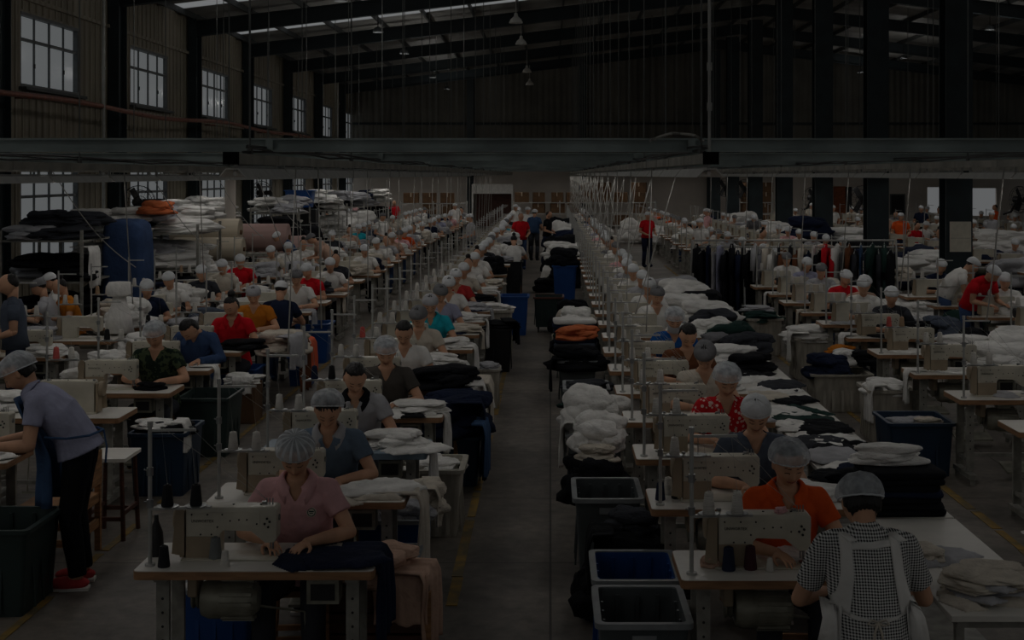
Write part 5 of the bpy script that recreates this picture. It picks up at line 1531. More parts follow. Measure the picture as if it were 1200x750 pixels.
# second table, left
flat('shirt', 'cream', -1.12, 8.36, z, R(88), 'cream garments laid flat on the second table of the left aisle row', s=.75)
flat('piece', 'white', -1.05, 8.42, z + .02, .3, 'white cloth on the cream garments, second table of the left aisle row', s=.8)
drape(2, 'cream', -.80, 8.42, z + .01, 0, 'long cream cloth hanging over the end of the second table, left aisle row', sc3=(1, 1.4, 1.15))
tub = []
bin_('bin_blue', -1.02, 9.0, 'deep blue bin under the second table of the left aisle row, heaped with work', s=(1, .8, .95)); heap('light grey', -.98, 9.0, .42, .4, .4, .24, 'grey garments heaped in the deep blue bin behind the second table'); heap('cream', -.86, 9.1, .46, .36, .34, .24, 'cream garment bulging from the deep blue bin toward the aisle')
drape(1, 'cream', -.76, 9.12, .62, 0, 'cream sleeve hanging from the blue bin toward the aisle', sc3=(.7, .8, .8))
bin_('bin_blue', -.99, 8.1, 'blue bin tucked under the end of the second table, left aisle row', s=(.9, .7, .9))
# third table, left: grey bin with white work
heap('white', -1.10, 9.85, z, .44, .32, .15, 'white crumpled garments on the grey-blue table'); flat('piece', 'white', -.95, 9.72, z, .4, 'white cloth flat at the end of the grey-blue table', s=.7); heap('white', -1.33, 9.72, z, .2, .2, .05, 'small white piece under the hands at the grey-blue table')
drape(0, 'white', -.86, 9.78, z + .01, 0, 'white cloth hanging over the end of the grey-blue table', sc3=(1, .6, 1.1))
bin_('bin_white', -.93, 10.42, 'worn greyish ribbed bin beside the aisle behind the grey-blue table', s=(1.25, 1.1, 1)); heap('white', -.93, 10.42, .40, .46, .46, .18, 'white cloth filling the worn greyish ribbed bin'); 
# fourth table
flat('shirt', 'white', -1.15, 11.25, z, 1.6, 'white garment flat on the fourth table of the left aisle row', s=.7); heap('white', -1.08, 11.3, z + .01, .5, .36, .1, 'low white heap on the fourth table of the left aisle row')
drape(0, 'white', -.87, 11.22, z + .01, 0, 'white strip of cloth over the end of the fourth table, left aisle row', sc3=(1, .45, .8))
st2 = stool_at(-.95, 11.9, 'dark pile at the fourth table') 
heap('navy', -.86, 12.1, .42, .62, .9, .44, 'large dark navy heap between the fourth and fifth tables, left aisle row'); heap('black', -1.0, 12.6, z, .7, .5, .24, 'black garments heaped on the fifth table of the left aisle row')
bin_('bin_dblue', -.86, 12.1, 'dark blue bin buried under the large navy heap', s=(.85, 1, .85))
drape(2, 'navy', -.60, 11.9, .72, .1, 'navy trousers hanging toward the aisle from the large navy heap', sc3=(.9, 1.2, 1.2)); drape(1, 'denim blue', -.56, 11.7, .55, -.1, 'blue cloth hanging below the navy trousers at the aisle', sc3=(.6, .7, 1.4))
drape(0, 'white', -.62, 12.6, .78, .1, 'white cloth hanging beside the large navy heap', sc3=(.8, 1, 1.2))
bin_('bin_white', -.80, 13.4, 'greyed bin with white cloth beyond the large navy heap', s=(1, 1.1, 1)); heap('white', -.80, 13.4, .42, .48, .5, .3, 'white cloth piled on the greyed bin beyond the navy heap'); drape(1, 'cream', -.60, 13.4, .66, 0, 'cream cloth hanging toward the aisle from the greyed bin', sc3=(.8, 1.2, 1.2))
for k, c in ((5, 'white'), (6, 'white'), (7, 'cream'), (8, 'white'), (9, 'light grey'), (10, 'black'), (11, 'white')):
    D = 6.72 + 1.42 * k
    heap(c, -1.1, D + .3, z, .52, .36, .13, '%s garments heaped on the %s table of the left aisle row' % (c, ORD[k]))
    if k < 9: flat('piece', c, -1.3, D + .12, z, rnd.uniform(0, 3), '%s flat cloth piece on the %s table of the left aisle row' % (c, ORD[k]), s=.6)
    drape(k % 3, c, -.865, D + .28, z + .01, 0, '%s cloth hanging off the end of the %s table, left aisle row' % (c, ORD[k]), sc3=(.9, .8, .7))
bin_('bin_white', -.74, 15.9, 'small pale bin beside the sixth table of the left aisle row', s=(.7, .7, .9)); heap('light grey', -.74, 15.9, .42, .3, .3, .12, 'grey cloth in the small pale bin by the sixth table')
bin_('bin_black', -.72, 18.9, 'dark drum-like bin on the left of the aisle with a black cloth', s=(.8, .9, .95)); heap('black', -.68, 18.9, .58, .44, .46, .14, 'black cloth slung over the dark drum-like bin'); drape(1, 'black', -.5, 18.8, .68, .2, 'black cloth end hanging from the dark drum-like bin')
bin_('bin_white', -.85, 20.6, 'tall pale box bin beside the eleventh table, left aisle row', s=(1.3, 1.2, 1.35)); heap('white', -.85, 20.6, .66, .5, .5, .14, 'white cloth rounding over the tall pale box bin')
bin_('bin_bright', -.61, 23.2, 'bright blue lidded bin standing at the left of the aisle', s=(1.05, 1.1, 1.05))
bin_('bin_black', -.92, 30.9, 'tall black bin behind the bright blue bin', s=(1.2, 1, 1.2)); heap('light grey', -1.0, 30.9, .74, .3, .3, .14, 'pale cloth on the tall black bin')
heap('black', -.12, 31.5, 0, .5, .5, .35, 'black bundle lying on the floor of the far aisle')
# --- right of the aisle, front to back
bin_('bin_grey', .46, 6.98, 'grey plastic bin with a label plate, nearest in the aisle'); heap('white', .42, 6.95, .05, .2, .16, .1, 'white scrap in the nearest grey bin'); heap('rust', .50, 7.02, .05, .16, .14, .1, 'orange scrap in the nearest grey bin'); heap('light grey', .38, 7.05, .03, .22, .16, .06, 'small grey scrap in the nearest grey bin')
bin_('bin_blue', .47, 7.68, 'empty blue plastic bin behind the nearest grey bin', s=(1.02, 1, 1))
heap('black', .47, 8.5, .05, .52, .62, .56, 'black garments heaped high in the aisle between the blue and grey bins', seed=1); heap('black', .43, 8.36, .0, .5, .5, .42, 'black garment sagging down the front of the black heap', seed=3); heap('charcoal', .52, 8.62, .45, .34, .3, .2, 'dark grey bundle topping the black heap in the aisle', seed=5)
drape(1, 'black', .26, 8.4, .5, PI, 'black garment slipping off the black heap toward the aisle', sc3=(.8, .9, 1.05))
bin_('bin_grey', .39, 9.52, 'dark grey empty plastic bin behind the black heap', s=(1.0, 1.05, 1.02))
heap('black', .35, 10.45, .2, .56, .5, .45, 'black bundle behind the dark grey bin', seed=2); heap('white', .37, 10.65, .56, .44, .42, .36, 'white garments piled on the black bundle', seed=4); heap('cream', .36, 10.4, .52, .32, .24, .16, 'cream garment below the white pile on the black bundle', seed=0)
bin_('bin_grey', .38, 11.9, 'grey box bin under the big white pile', s=(1.05, 1, .98)); heap('white', .36, 11.95, .44, .56, .6, .52, 'big white pile spilling over the grey box bin', seed=6); drape(0, 'white', .12, 11.8, .58, PI, 'white garment hanging from the big white pile toward the aisle', sc3=(.9, 1.2, .9))
bin_('bin_grey', .37, 13.3, 'slatted grey crate-like bin with dark work', s=(1, 1, .95)); heap('dark green', .38, 13.3, .42, .4, .5, .14, 'dark green garments in the slatted grey bin'); heap('white', .4, 13.4, .5, .26, .24, .08, 'white scrap on the dark green garments')
bin_('bin_grey', .37, 14.2, 'second slatted grey bin stacked with dark work', s=(1, 1, 1.02)); heap('charcoal', .37, 14.2, .46, .4, .5, .12, 'charcoal work in the second slatted grey bin')
bin_('bin_grey', .32, 16.4, 'rounded grey bin under a black heap', s=(1.0, 1, 1)); heap('black', .30, 16.3, .38, .6, .66, .36, 'black heap overflowing the rounded grey bin', seed=0); drape(1, 'black', .03, 16.2, .5, PI, 'black sleeve trailing toward the floor from the black heap', sc3=(.8, .8, 1.2))
heap('rust', .31, 17.0, .66, .54, .5, .2, 'rust orange garments on the black heap in the aisle', seed=2)
for i in range(7):
    o = place(P['folded'][i % 2], (.33 + rnd.uniform(-.02, .02), 18.2, .35 + i * .062), rnd.uniform(-.1, .1), (1.35, 1.2, 1.3), [[M_navy, M_slate, M_navy, M_green, M_navy, M_navy, M_white][i]])
    tag(o, '%s folded garment in the aisle stack beyond the rust pile, %s' % ('white' if i == 6 else 'dark blue', ['lowest', 'second from below', 'third from below', 'middle', 'third from top', 'second from top', 'topmost'][i]), 'folded garment', 'stack beyond the rust pile')
bin_('bin_grey', .33, 18.2, 'low grey bin carrying the stack beyond the rust pile', s=(1.1, 1, .66)); heap('white', .36, 19.2, .6, .5, .5, .3, 'white pile behind the dark blue stack in the aisle')
bin_('bin_wheels', -.03, 23.6, 'dark green wheeled bin with a brown rim in the middle of the aisle', s=(.9, 1, 1.1))
bin_('bin_bright', .31, 29.6, 'blue bin with a dark heap on the right of the far aisle', s=(1.15, 1.2, 1.2)); heap('black', .28, 29.6, .74, .7, .7, .4, 'black heap on the far blue bin'); heap('white', .22, 30.3, .9, .8, .6, .35, 'white heap behind the black one on the far blue bin')
for i, (x, y, c, zz, w_) in enumerate(((.45, 33, 'black', 0, 1.0), (.35, 35.5, 'white', 0, 1.1), (.4, 38, 'black', 0, 1.1), (.42, 41, 'navy', 0, 1.1), (.4, 45, 'white', 0, 1.2), (.5, 49, 'black', 0, 1.2))):
    heap(c, x, y, zz, w_, 1.2, .9 + .08 * i, '%s heap on the right of the far aisle, %s of six' % (c, ORD[i]), seed=i)
# small items on the right front tables
for i, (cx, cy, c, t) in enumerate(((.93, 6.74, 'navy', 'navy thread cone before the machine on the front right table'), (1.04, 6.76, 'dark red', 'dark red thread cone before the machine on the front right table'))): cone(c, cx - .05, cy, z, t, s=1.1)
cone('white', 1.08, 6.72, z, 'thin white thread cone near the machine base, front right table', s=.62)
heap('beige', .80, 6.82, z, .12, .1, .07, 'tangle of scraps by the stand on the front right table'); flat('piece', 'light grey', 1.42, 6.98, z, .2, 'grey cloth piece under the needle on the front right table', s=.55); flat('piece', 'white', 1.25, 7.02, z + .005, 1.2, 'white cloth piece behind the machine on the front right table', s=.45)
heap('pink', 1.15, 6.83, 1.015, .1, .06, .03, 'pale pincushion scrap on top of the front right machine')
for i, (cx, cy, c, t) in enumerate(((.66, 8.2, 'navy', 'navy thread cone at the end of the second right table'), (.76, 8.24, 'black', 'black thread cone by the stand on the second right table'), (.72, 8.34, 'white', 'white thread cone behind the dark ones on the second right table'))): cone(c, cx, cy, z, t)
for k, c in ((1, 'white'), (2, 'light grey'), (3, 'black'), (4, 'white'), (5, 'white'), (6, 'beige'), (7, 'white'), (8, 'light grey'), (9, 'white'), (10, 'white'), (11, 'cream')):
    D = 6.57 + 1.4 * k
    heap(c, X2 + .35, D + .3, z, .4, .32, .10, '%s garments on the %s table of the right aisle row' % (c, ORD[k]))
    if k > 3: heap(rnd.choice(['white', 'black', 'cream', 'white']), .42, D + .4 + (8 if k < 6 else 0) * 0 + rnd.uniform(0, .4), .0 if k > 7 else z * 0, .5, .7, .8, 'garments heaped on the aisle side of the %s table, right aisle row' % ORD[k]) if k > 8 else None
# --- long packing tables
def packing_proto(L=1.8, W=.55, H=.66):
    root = empty('packing_table')
    m = MB(); m.box((0, 0, H - .015), (W, L - .01, .03)); m.build('tabletop', M_laminate, root, bevel=.004)
    m = MB(); m.box((0, 0, H - .05), (W - .08, L - .1, .04)); m.build('apron_frame', M_leg, root)
    for a in (-1, 1):
        for b in (-1, 1): m = MB(); m.box((a * (W / 2 - .06), b * (L / 2 - .09), (H - .06) / 2), (.04, .04, H - .06)); m.build('leg', M_leg, root)
    m = MB(); m.box((0, 0, .18), (W - .1, L - .2, .02)); m.build('lower_shelf', M_leg, root)
    return root
pk = packing_proto(); index_kids(); proto(pk)
for i in range(9):
    tag(place(pk, (2.13, 7.21 + 1.82 * i, 0)), 'long low packing table right of the aisle row, %s of the run' % (ORD[i] if i else 'nearest'), 'table', 'packing tables')
Q = .66
for i, (x, y, c, k, s, a, t) in enumerate(((2.12, 6.62, 'cream', 'shirt', .62, 1.2, 'lowest'), (2.16, 6.68, 'light grey', 'shirt', .6, 1.5, 'second'), (2.14, 6.72, 'cream', 'shirt', .58, 1.35, 'third'), (2.18, 6.7, 'light grey', 'shirt', .54, 1.7, 'topmost'))):
    flat(k, c, x, y, Q + .022 * i, a, '%s garment of the flat pile on the nearest packing table, %s' % (c, t), 'flat pile on the nearest packing table', s)
heap('cream', 2.12, 6.7, Q + .05, .46, .42, .09, 'rumpled cream garment crowning the flat pile on the nearest packing table', seed=4)
flat('piece', 'light grey', 2.05, 7.28, Q, .4, 'light grey cloth piece behind the flat pile on the nearest packing table', s=.7); heap('cream', 1.98, 7.3, Q + .01, .32, .24, .06, 'low cream scrap heap on the nearest packing table')
m = MB(); 
for i in range(7):
    o = place(P['folded'][i % 2], (2.12 + rnd.uniform(-.02, .02), 8.35, Q + i * .037), rnd.uniform(-.08, .08), (1.12, 1.35, .86), [M_black if i != 3 else M_navy])
    tag(o, 'black folded garment in the tall stack on the packing table, %s' % ['lowest', 'second from below', 'third from below', 'middle', 'third from top', 'second from top', 'topmost'][i], 'folded garment', 'black stack on the packing table')
heap('white', 2.08, 8.42, Q + .27, .44, .26, .15, 'white garment rolled on top of the black stack', seed=3); heap('black', 1.9, 8.75, Q, .3, .4, .2, 'black bundle behind the black stack', seed=6); heap('navy', 2.0, 8.95, Q, .4, .3, .16, 'navy bundle past the black stack', seed=1)
flat('piece', 'white', 2.1, 9.5, Q, .8, 'white sheet on the second packing table', s=.8)
for x, y, c, k, s, a in ((2.1, 10.2, 'black', 'shirt', .7, .3), (2.15, 10.5, 'white', 'shirt', .7, 1.9), (2.0, 10.4, 'charcoal', 'piece', .8, .6), (2.1, 11.3, 'dark green', 'shirt', .75, 1.4), (2.18, 11.8, 'dark green', 'trousers', .6, .5), (2.0, 11.7, 'white', 'piece', .8, 2.), (2.1, 12.9, 'white', 'piece', .8, .2), (2.05, 13.6, 'white', 'shirt', .7, 1.2)):
    flat(k, c, x, y, Q, a, '%s %s lying on the packing tables %s metres along' % (c, {'shirt': 'shirt', 'trousers': 'trousers', 'piece': 'cloth'}[k], {10.2: 'four', 10.5: 'over four', 10.4: 'just past four', 11.3: 'five', 11.8: 'over five', 11.7: 'almost five and a half', 12.9: 'more than six', 13.6: 'seven'}[y]), s=s)
for i, (x, y, c, w_, d_, h_) in enumerate(((2.1, 14.3, 'black', .5, .5, .22), (2.0, 14.9, 'white', .6, .5, .24), (2.2, 15.5, 'charcoal', .6, .6, .3), (1.95, 15.8, 'grey', .5, .6, .28), (2.2, 16.4, 'dark green', .6, .6, .34), (2.0, 17.0, 'white', .6, .6, .34), (2.15, 17.7, 'charcoal', .6, .7, .36), (2.1, 18.5, 'white', .8, .8, .42), (1.95, 19.4, 'white', .7, .8, .44), (2.25, 20.3, 'black', .7, .8, .4), (2.1, 21.4, 'white', .8, .9, .5), (2.1, 22.6, 'light grey', .8, .9, .45))):
    heap(c, x, y, Q, w_, d_, h_, '%s heap on the packing tables, %s of the heaps from the front' % (c, ORD[i]), seed=i)
# --- right-hand aisle bins
bin_('bin_dblue', 3.32, 12.5, 'dark navy bin filled with pale cloth beside the second right row', s=(.98, 1, .95)); heap('light grey', 3.3, 12.5, .36, .44, .4, .16, 'pale grey cloth in the dark navy bin'); heap('cream', 3.42, 12.4, .42, .2, .3, .1, 'cream scrap in the dark navy bin')
bin_('bin_white', 3.45, 14.0, 'pale ribbed bin with white cloth over its rim, right side', s=(1.1, 1.1, 1.05)); heap('white', 3.44, 14.0, .46, .5, .5, .18, 'white cloth over the pale ribbed bin on the right'); drape(1, 'white', 3.24, 13.8, .56, PI, 'white cloth hanging from the pale ribbed bin on the right', sc3=(.8, .8, 1.2))
bin_('bin_white', 3.32, 15.8, 'wide greyish tub heaped with navy and white, right side', s=(1.55, 1.2, .85)); heap('navy', 3.2, 15.8, .36, .6, .5, .34, 'navy heap in the wide greyish tub'); heap('white', 3.42, 15.9, .5, .34, .34, .22, 'white garment on the navy heap of the tub'); heap('ochre', 3.5, 16.3, .55, .4, .4, .14, 'ochre cloth behind the wide tub'); heap('black', 3.65, 15.9, .5, .36, .4, .2, 'black garment at the side of the wide tub')
bin_('bin_white', 3.45, 18.2, 'wooden-coloured box bin covered by a white garment, right side', s=(1.1, 1.1, 1.1)); heap('white', 3.4, 18.2, .5, .7, .6, .26, 'white garment draped over the box bin, right side'); drape(2, 'white', 3.16, 18.0, .62, PI, 'white garment hanging from the box bin, right side', sc3=(.8, 1, .7))
bin_('bin_white', 3.2, 20.6, 'round pale bin with a dark teal cloth, near the clothes rail', s=(1.2, 1.1, 1.1)); heap('dark green', 3.2, 20.6, .5, .66, .6, .2, 'dark teal cloth on the round pale bin'); heap('light grey', 3.15, 20.8, .62, .5, .5, .12, 'pale cloth topping the round pale bin')
for i, (k, c, w_, h_) in enumerate(((1, 'cream', .4, .2), (2, 'white', .7, .34), (3, 'white', .6, .24), (4, 'black', .6, .22), (5, 'light grey', .6, .24), (6, 'white', .5, .2), (7, 'white', .6, .3), (8, 'cream', .6, .3))):
    D = 10.35 + 1.49 * k; heap(c, X5 + .4, D + .3, z, w_, .5, h_, '%s garments on the %s table of the second right row' % (c, ORD[k]), seed=k)
heap('white', 5.3, 13.5, .5, .9, 1.0, .45, 'large white heap right of the second right row'); heap('white', 5.2, 15.2, .5, .8, .9, .6, 'large white bundle behind the large white heap'); heap('black', 4.9, 15.6, .7, .5, .5, .3, 'black bundle between the large white ones'); heap('slate', 4.75, 16.6, .7, .5, .5, .35, 'slate blue bundle right of the second right row')
flat('piece', 'rust', 3.72, 9.35, 0, .3, 'rust coloured scrap on the floor beyond the yellow line', s=.5); flat('piece', 'ochre', 3.62, 9.6, 0, 1.3, 'ochre scrap on the floor beyond the yellow line', s=.36); flat('piece', 'white', 3.6, 10.3, 0, 1.3, 'white scrap on the floor beyond the yellow line', s=.2)
stool_at(3.75, 9.75, 'first table of the second right row')
# --- left-hand aisle things
bin_('bin_dgreen', -3.50, 8.6, 'dark green bin at the lower left with a white cloth inside', s=(1, .85, .95)); heap('white', -3.62, 8.45, .34, .34, .4, .22, 'white cloth in the dark green bin at the lower left')
tb = place(P['table'], (-4.28, 9.5, 0)); tag(tb, 'work bench with a machine in front of the apron wearer', 'table')
tag(place(P['machine'], (-3.86, 9.72, z), 0, (1, 1, 1.06)), 'off-white sewing machine in front of the apron wearer', 'sewing machine')
heap('white', -3.95, 9.32, z, .4, .3, .12, 'white pieces under the apron wearer hands'); flat('piece', 'white', -3.85, 9.4, z + .01, .4, 'white flat piece on the apron wearer bench', s=.5); heap('white', -4.0, 9.05, .5, .5, .4, .24, 'white garments hanging below the apron wearer bench', seed=2)
m = MB(); m.lathe([(.0, 0), (.05, 0), (.062, .018), (.058, .02), (.046, .005), (0, .005)], n=20); tag(m.build('red_dish', M_dwood, None, auto=True, loc=(-3.72, 9.55, z)), 'small dark red dish on the apron wearer bench', 'dish')
bx = place(carton, (-4.05, 9.1, 0), .0, (.9, .7, .95)); tag(bx, 'brown carton under the apron wearer bench', 'carton')
ch = empty('wooden_chair', (-3.46, 9.62, 0))
m = MB(); m.box((0, 0, .40), (.42, .46, .03)); m.build('seat', M_wood, ch)
m = MB(); m.box((.21, 0, .60), (.025, .48, .24)); m.build('backrest', M_wood, ch)
for i in (-1, 1):
    for j in (-1, 1): m = MB(); m.box((i * .2, j * .22, .36 if i > 0 else .2), (.04, .04, .72 if i > 0 else .4)); m.build('leg', M_wood, ch)
m = MB(); 
for j in (-1, 1): m.box((0, j * .22, .16), (.38, .025, .05))
m.box((.2, 0, .2), (.025, .42, .06)); m.box((.2, 0, .38), (.025, .42, .06)); m.build('rail', M_wood, ch)
tag(ch, 'wooden chair with a solid board back beside the apron wearer', 'chair')
hs = empty('high_stool', (-3.28, 10.25, 0))
m = MB(); m.prism(rrect(.3, .42, .02), .585, .61, 'z'); m.build('seat', M_laminate, hs)
for i in (-1, 1):
    for j in (-1, 1): m = MB(); m.cyl((i * .13, j * .18, 0), (i * .11, j * .16, .585), .018, .016, 6); m.build('leg', M_dwood, hs)
m = MB(); 
for j in (-1, 1): m.box((0, j * .175, .16), (.24, .02, .03))
for i in (-1, 1): m.box((i * .125, 0, .2), (.02, .34, .03)); 
m.build('stretcher', M_dwood, hs)
tag(hs, 'high stool with a white seat and dark legs beside the wooden chair', 'stool')
# pale paper sack behind the apron wearer
bin_('bin_dblue', -3.30, 11.75, 'deep blue tub with a white and black garment over its rim', s=(.8, 1, 1.05)); heap('black', -3.3, 11.7, .48, .4, .5, .14, 'black garment over the deep blue tub'); heap('white', -3.38, 11.7, .54, .34, .36, .08, 'white garment on the black one over the deep blue tub'); drape(1, 'white', -3.09, 11.55, .6, 0, 'white sleeve hanging off the deep blue tub', sc3=(.6, .5, .8))
bin_('bin_dgreen', -3.32, 13.35, 'large dark green bin beyond the deep blue tub', s=(.78, .95, 1))
bin_('bin_bright', -3.62, 16.0, 'blue box left of the dark green bin', s=(1, 1, .72)); bx = place(carton, (-3.38, 15.0, 0), 0, (.5, .8, .84)); tag(bx, 'brown box with a white cloth beside the second left row', 'carton'); heap('white', -3.38, 15.0, .42, .4, .4, .14, 'white cloth over the brown box'); drape(1, 'white', -3.34, 14.8, .5, -PI / 2, 'white cloth corner hanging in front of the brown box', sc3=(.6, .5, .6))
bin_('bin_bright', -3.42, 19.8, 'large round blue tub beside the second left row', s=(1.1, 1.1, .9)); bin_('bin_bright', -3.2, 17.6, 'low blue bin beside the rust garments', s=(.7, .8, .6))
heap('black', -3.45, 15.35, z, .5, .4, .14, 'black work before the red polo'); heap('cream', -3.2, 16.4, .55, .6, .7, .36, 'pale and brown garments slumped beside the red polo'); drape(2, 'brown', -2.98, 16.5, .7, -.2, 'brown garment hanging beside the red polo', sc3=(.9, 1.2, 1.1)); drape(0, 'salmon', -2.96, 16.9, .66, 0, 'salmon garment hanging beside the brown one'); drape(1, 'light grey', -3.0, 16.1, .78, -.3, 'pale striped cloth sliding off the table by the red polo', sc3=(1, 1, 1.2))
heap('black', -3.65, 12.45, z, .3, .24, .08, 'black work under the camouflage wearer hands')
heap('white', -4.35, 12.75, z, .5, .3, .2, 'white work left of the camouflage wearer'); heap('white', -4.5, 11.4, z, .5, .4, .18, 'white sheets behind the first machine, second left row'); heap('black', -4.2, 11.75, .6, .4, .3, .3, 'black garment between the first two tables, second left row')
for i, (x, y, zz, c, w_, h_) in enumerate(((-4.5, 13.9, z, 'white', .5, .2), (-4.6, 15.3, z, 'white', .5, .24), (-4.4, 16.8, z, 'light grey', .6, .24), (-4.55, 18.2, z, 'slate', .6, .24), (-3.7, 18.2, z, 'denim blue', .5, .14), (-4.5, 19.6, z, 'white', .6, .26), (-4.4, 21., z, 'white', .5, .3), (-3.8, 22.5, z, 'charcoal', .5, .24), (-4.4, 23.9, z, 'white', .6, .3))):
    heap(c, x, y, zz, w_, .45, h_, '%s garments on the second left row, %s heap along it' % (c, ORD[i + 1]), seed=i)
for i, (x, y, c, w_, h_) in enumerate(((-5.5, 14.9, 'white', .5, .12), (-6.1, 16.2, 'light grey', .5, .2), (-5.4, 17.6, 'white', .6, .45), (-6.0, 19.0, 'cream', .6, .3), (-5.5, 20.5, 'white', .6, .4), (-6.1, 21.9, 'navy', .6, .3), (-5.6, 23.3, 'white', .6, .3), (-6.0, 24.8, 'white', .6, .35), (-5.5, 26.3, 'light grey', .6, .3))):
    heap(c, x, y, z, w_, .5, h_, '%s garments on the third left row, %s heap along it' % (c, ORD[i]), seed=i + 2)
# standing man and seated pair by the window wall
farp(-5.62, 14.35, '', 0, 'stand_hair', 'slate', -1.2, 'standing bareheaded person in a grey-blue shirt at the picture edge, third left row', 1.03)
farp(PX(57, 18), 18.2, '', 0, 'sit_cap', 'light grey', -1.4, 'seated person in a pale grey shirt and gauze cap below the garment shelves')
farp(PX(66, 19), 19.3, '', 0, 'sit_cap', 'white', -1.2, 'seated capped person just behind the pale grey shirt')
farp(PX(90, 18.5), 18.4, '', 0, 'sit_hair', 'ochre', -.9, 'person in an ochre top bent down under the garment shelves')
# ironing-board like form with white nets
def form_cover():
    root = empty('covered_stand')
    m = MB(); m.lathe([(.0, 0), (.2, 0), (.19, .03), (.03, .06), (.03, .8), (0, .8)], n=14); m.build('base', M_stand, root, auto=True)
    m = MB(); m.lathe([(.0, .76), (.21, .77), (.17, .95), (.11, 1.12), (.095, 1.2), (.17, 1.205), (.185, 1.24), (.18, 1.33), (.15, 1.37), (0, 1.38)], n=22); m.build('white_cover', M_white, root, smooth=True)
    return root
fc = form_cover(); index_kids(); proto(fc)
tag(place(fc, (PX(140, 16.6), 16.6, 0), 0, (.85, .7, 1.02)), 'white covered stand with a rounded top behind the machines, third left row', 'stand')
# --- garment shelves by the windows
def shelf_proto(w=1.15, d=1.7, hs=(.25, .95, 1.62)):
    root = empty('garment_shelf')
    for a in (-1, 1):
        for b in (-1, 1): m = MB(); m.box((a * w / 2, b * d / 2, .9), (.04, .04, 1.8)); m.build('post', M_leg, root)
    for h in hs: m = MB(); m.box((0, 0, h), (w, d, .03)); m.build('shelf', M_leg, root)
    return root
sp_ = shelf_proto(); index_kids(); proto(sp_)
SH = [(PX(70, 23), 23), (PX(128, 25), 25.2), (PX(190, 25), 25.8), (PX(190, 31), 31), (-8.8, 35), (PX(325, 38), 38.5), (PX(370, 41), 42), (PX(400, 45), 46.5), (-8.4, 51), (-7.2, 55)]
cols = [['black', 'black', 'charcoal'], ['navy', 'white', 'white'], ['slate', 'white', 'white'], ['black', 'light grey', 'white'], ['white', 'navy', 'white'], ['black', 'white', 'light grey'], ['black', 'white', 'white'], ['cream', 'white', 'light grey'], ['navy', 'white', 'white'], ['white', 'black', 'white']]
for i, ((x, y), cc) in enumerate(zip(SH, cols)):
    tag(place(sp_, (x, y, 0), 0, (1.15, 1, 1)), 'steel garment shelf by the window wall, %s from the front' % ORD[i], 'shelf')
    for l, (h, c) in enumerate(zip((.27, .97, 1.64), cc)):
        for q in range(4):
            c2 = c if q % 2 == 0 else rnd.choice([c, 'white', 'light grey', 'black'] if i < 9 else ['white', 'navy'])
            lv = q // 2
            heap(c2, x + (-.25 if q % 2 else .25) + rnd.uniform(-.05, .05), y + rnd.choice((-.3, .3)) * (1 - lv * .5) , h + lv * .2, .85, 1.25 - .3 * lv, rnd.uniform(.26, .34), '%s garments on the %s board of the %s garment shelf, %s' % (c2, ['lowest', 'middle', 'top'][l], ORD[i], ['lower inner', 'lower outer', 'upper inner', 'upper outer'][q]), seed=i + l * 2 + q)
heap('rust', SH[2][0] - .1, 25.0, 1.98, .7, .6, .26, 'rust red garment on top of the third garment shelf', seed=2)
drape(2, 'white', SH[0][0] + .7, 22.6, 1.5, 0, 'white clothes spilling off the front garment shelf', sc3=(1, 2, 1.2)); drape(0, 'white', SH[1][0] + .72, 24.8, 1.1, 0, 'pale clothes spilling from the second garment shelf', sc3=(1, 2.4, 1.5))
m = MB(); m.cyl((PX(270, 33), 33, 0), (PX(270, 33), 33, 3.0), .13, n=18); m.box((PX(270, 33), 33, .02), (.4, .4, .04)); tag(m.build('white_post', M_plastr, None, auto=True), 'round white post beside the fabric rolls', 'post')
# tall blue wrapped bundle
m = MB(); m.ball((0, 0, .96), 1, 28, 20, fn=lambda u: Vector([math.copysign(abs(a) ** .38, a) * b for a, b in zip(u, (.36, .45, .96))])); o = m.build('wrapped_bundle', M_jean, None, smooth=True); folds(o, .03, 3.5, 2., (1, 1, 1.6)); o.location = (PX(150, 24), 24, 0); tag(o, 'tall blue wrapped bundle between the garment shelves', 'bundle')
# fabric rolls on trestles
for i, (px, py, D, sc1, mm, lb) in enumerate(((242, 272, 29, 1.15, M_bolt, 'upper cream fabric roll by the window wall'), (245, 292, 28.6, 1.0, M_bolt, 'lower cream fabric roll by the window wall'), (300, 278, 30, 1.2, M_bolt2, 'thick rose-beige fabric roll beside the cream ones'), (330, 292, 32, 1.2, M_bolt2, 'slanting fabric roll behind the rose-beige one'))):
    o = place(P['roll'], (PX(px, D), D, PZ(py, D)), 0 if i < 3 else .9, (.9, sc1, sc1)); tag(o, lb, 'fabric roll')
    for ch_ in [c for c in bpy.data.objects if c.parent == o and c.name.startswith('cloth')]: recolor(ch_, mm)
m = MB()
for px in (225, 262, 300, 322): m.box((PX(px, 29.2), 29.2, .5), (.06, .06, 1.0))
m.box((PX(272, 29.2), 29.2, 1.0), (2.0, .5, .06)); tag(m.build('trestle', M_leg), 'trestle carrying the fabric rolls', 'trestle')
tub = bin_('bin_bright', PX(352, 40), 40, 'blue crate on top of the far garments by the window wall', s=(1.8, 1.4, .8)); tub.location.z = 1.75
bx = place(carton, (PX(352, 40), 40, 0), 0, (1.4, 1, 3.4)); recolor([c for c in bpy.data.objects if c.parent == bx and c.name.startswith('body')][0], M_dark); tag(bx, 'dark cabinet-like box under the blue crate', 'carton')
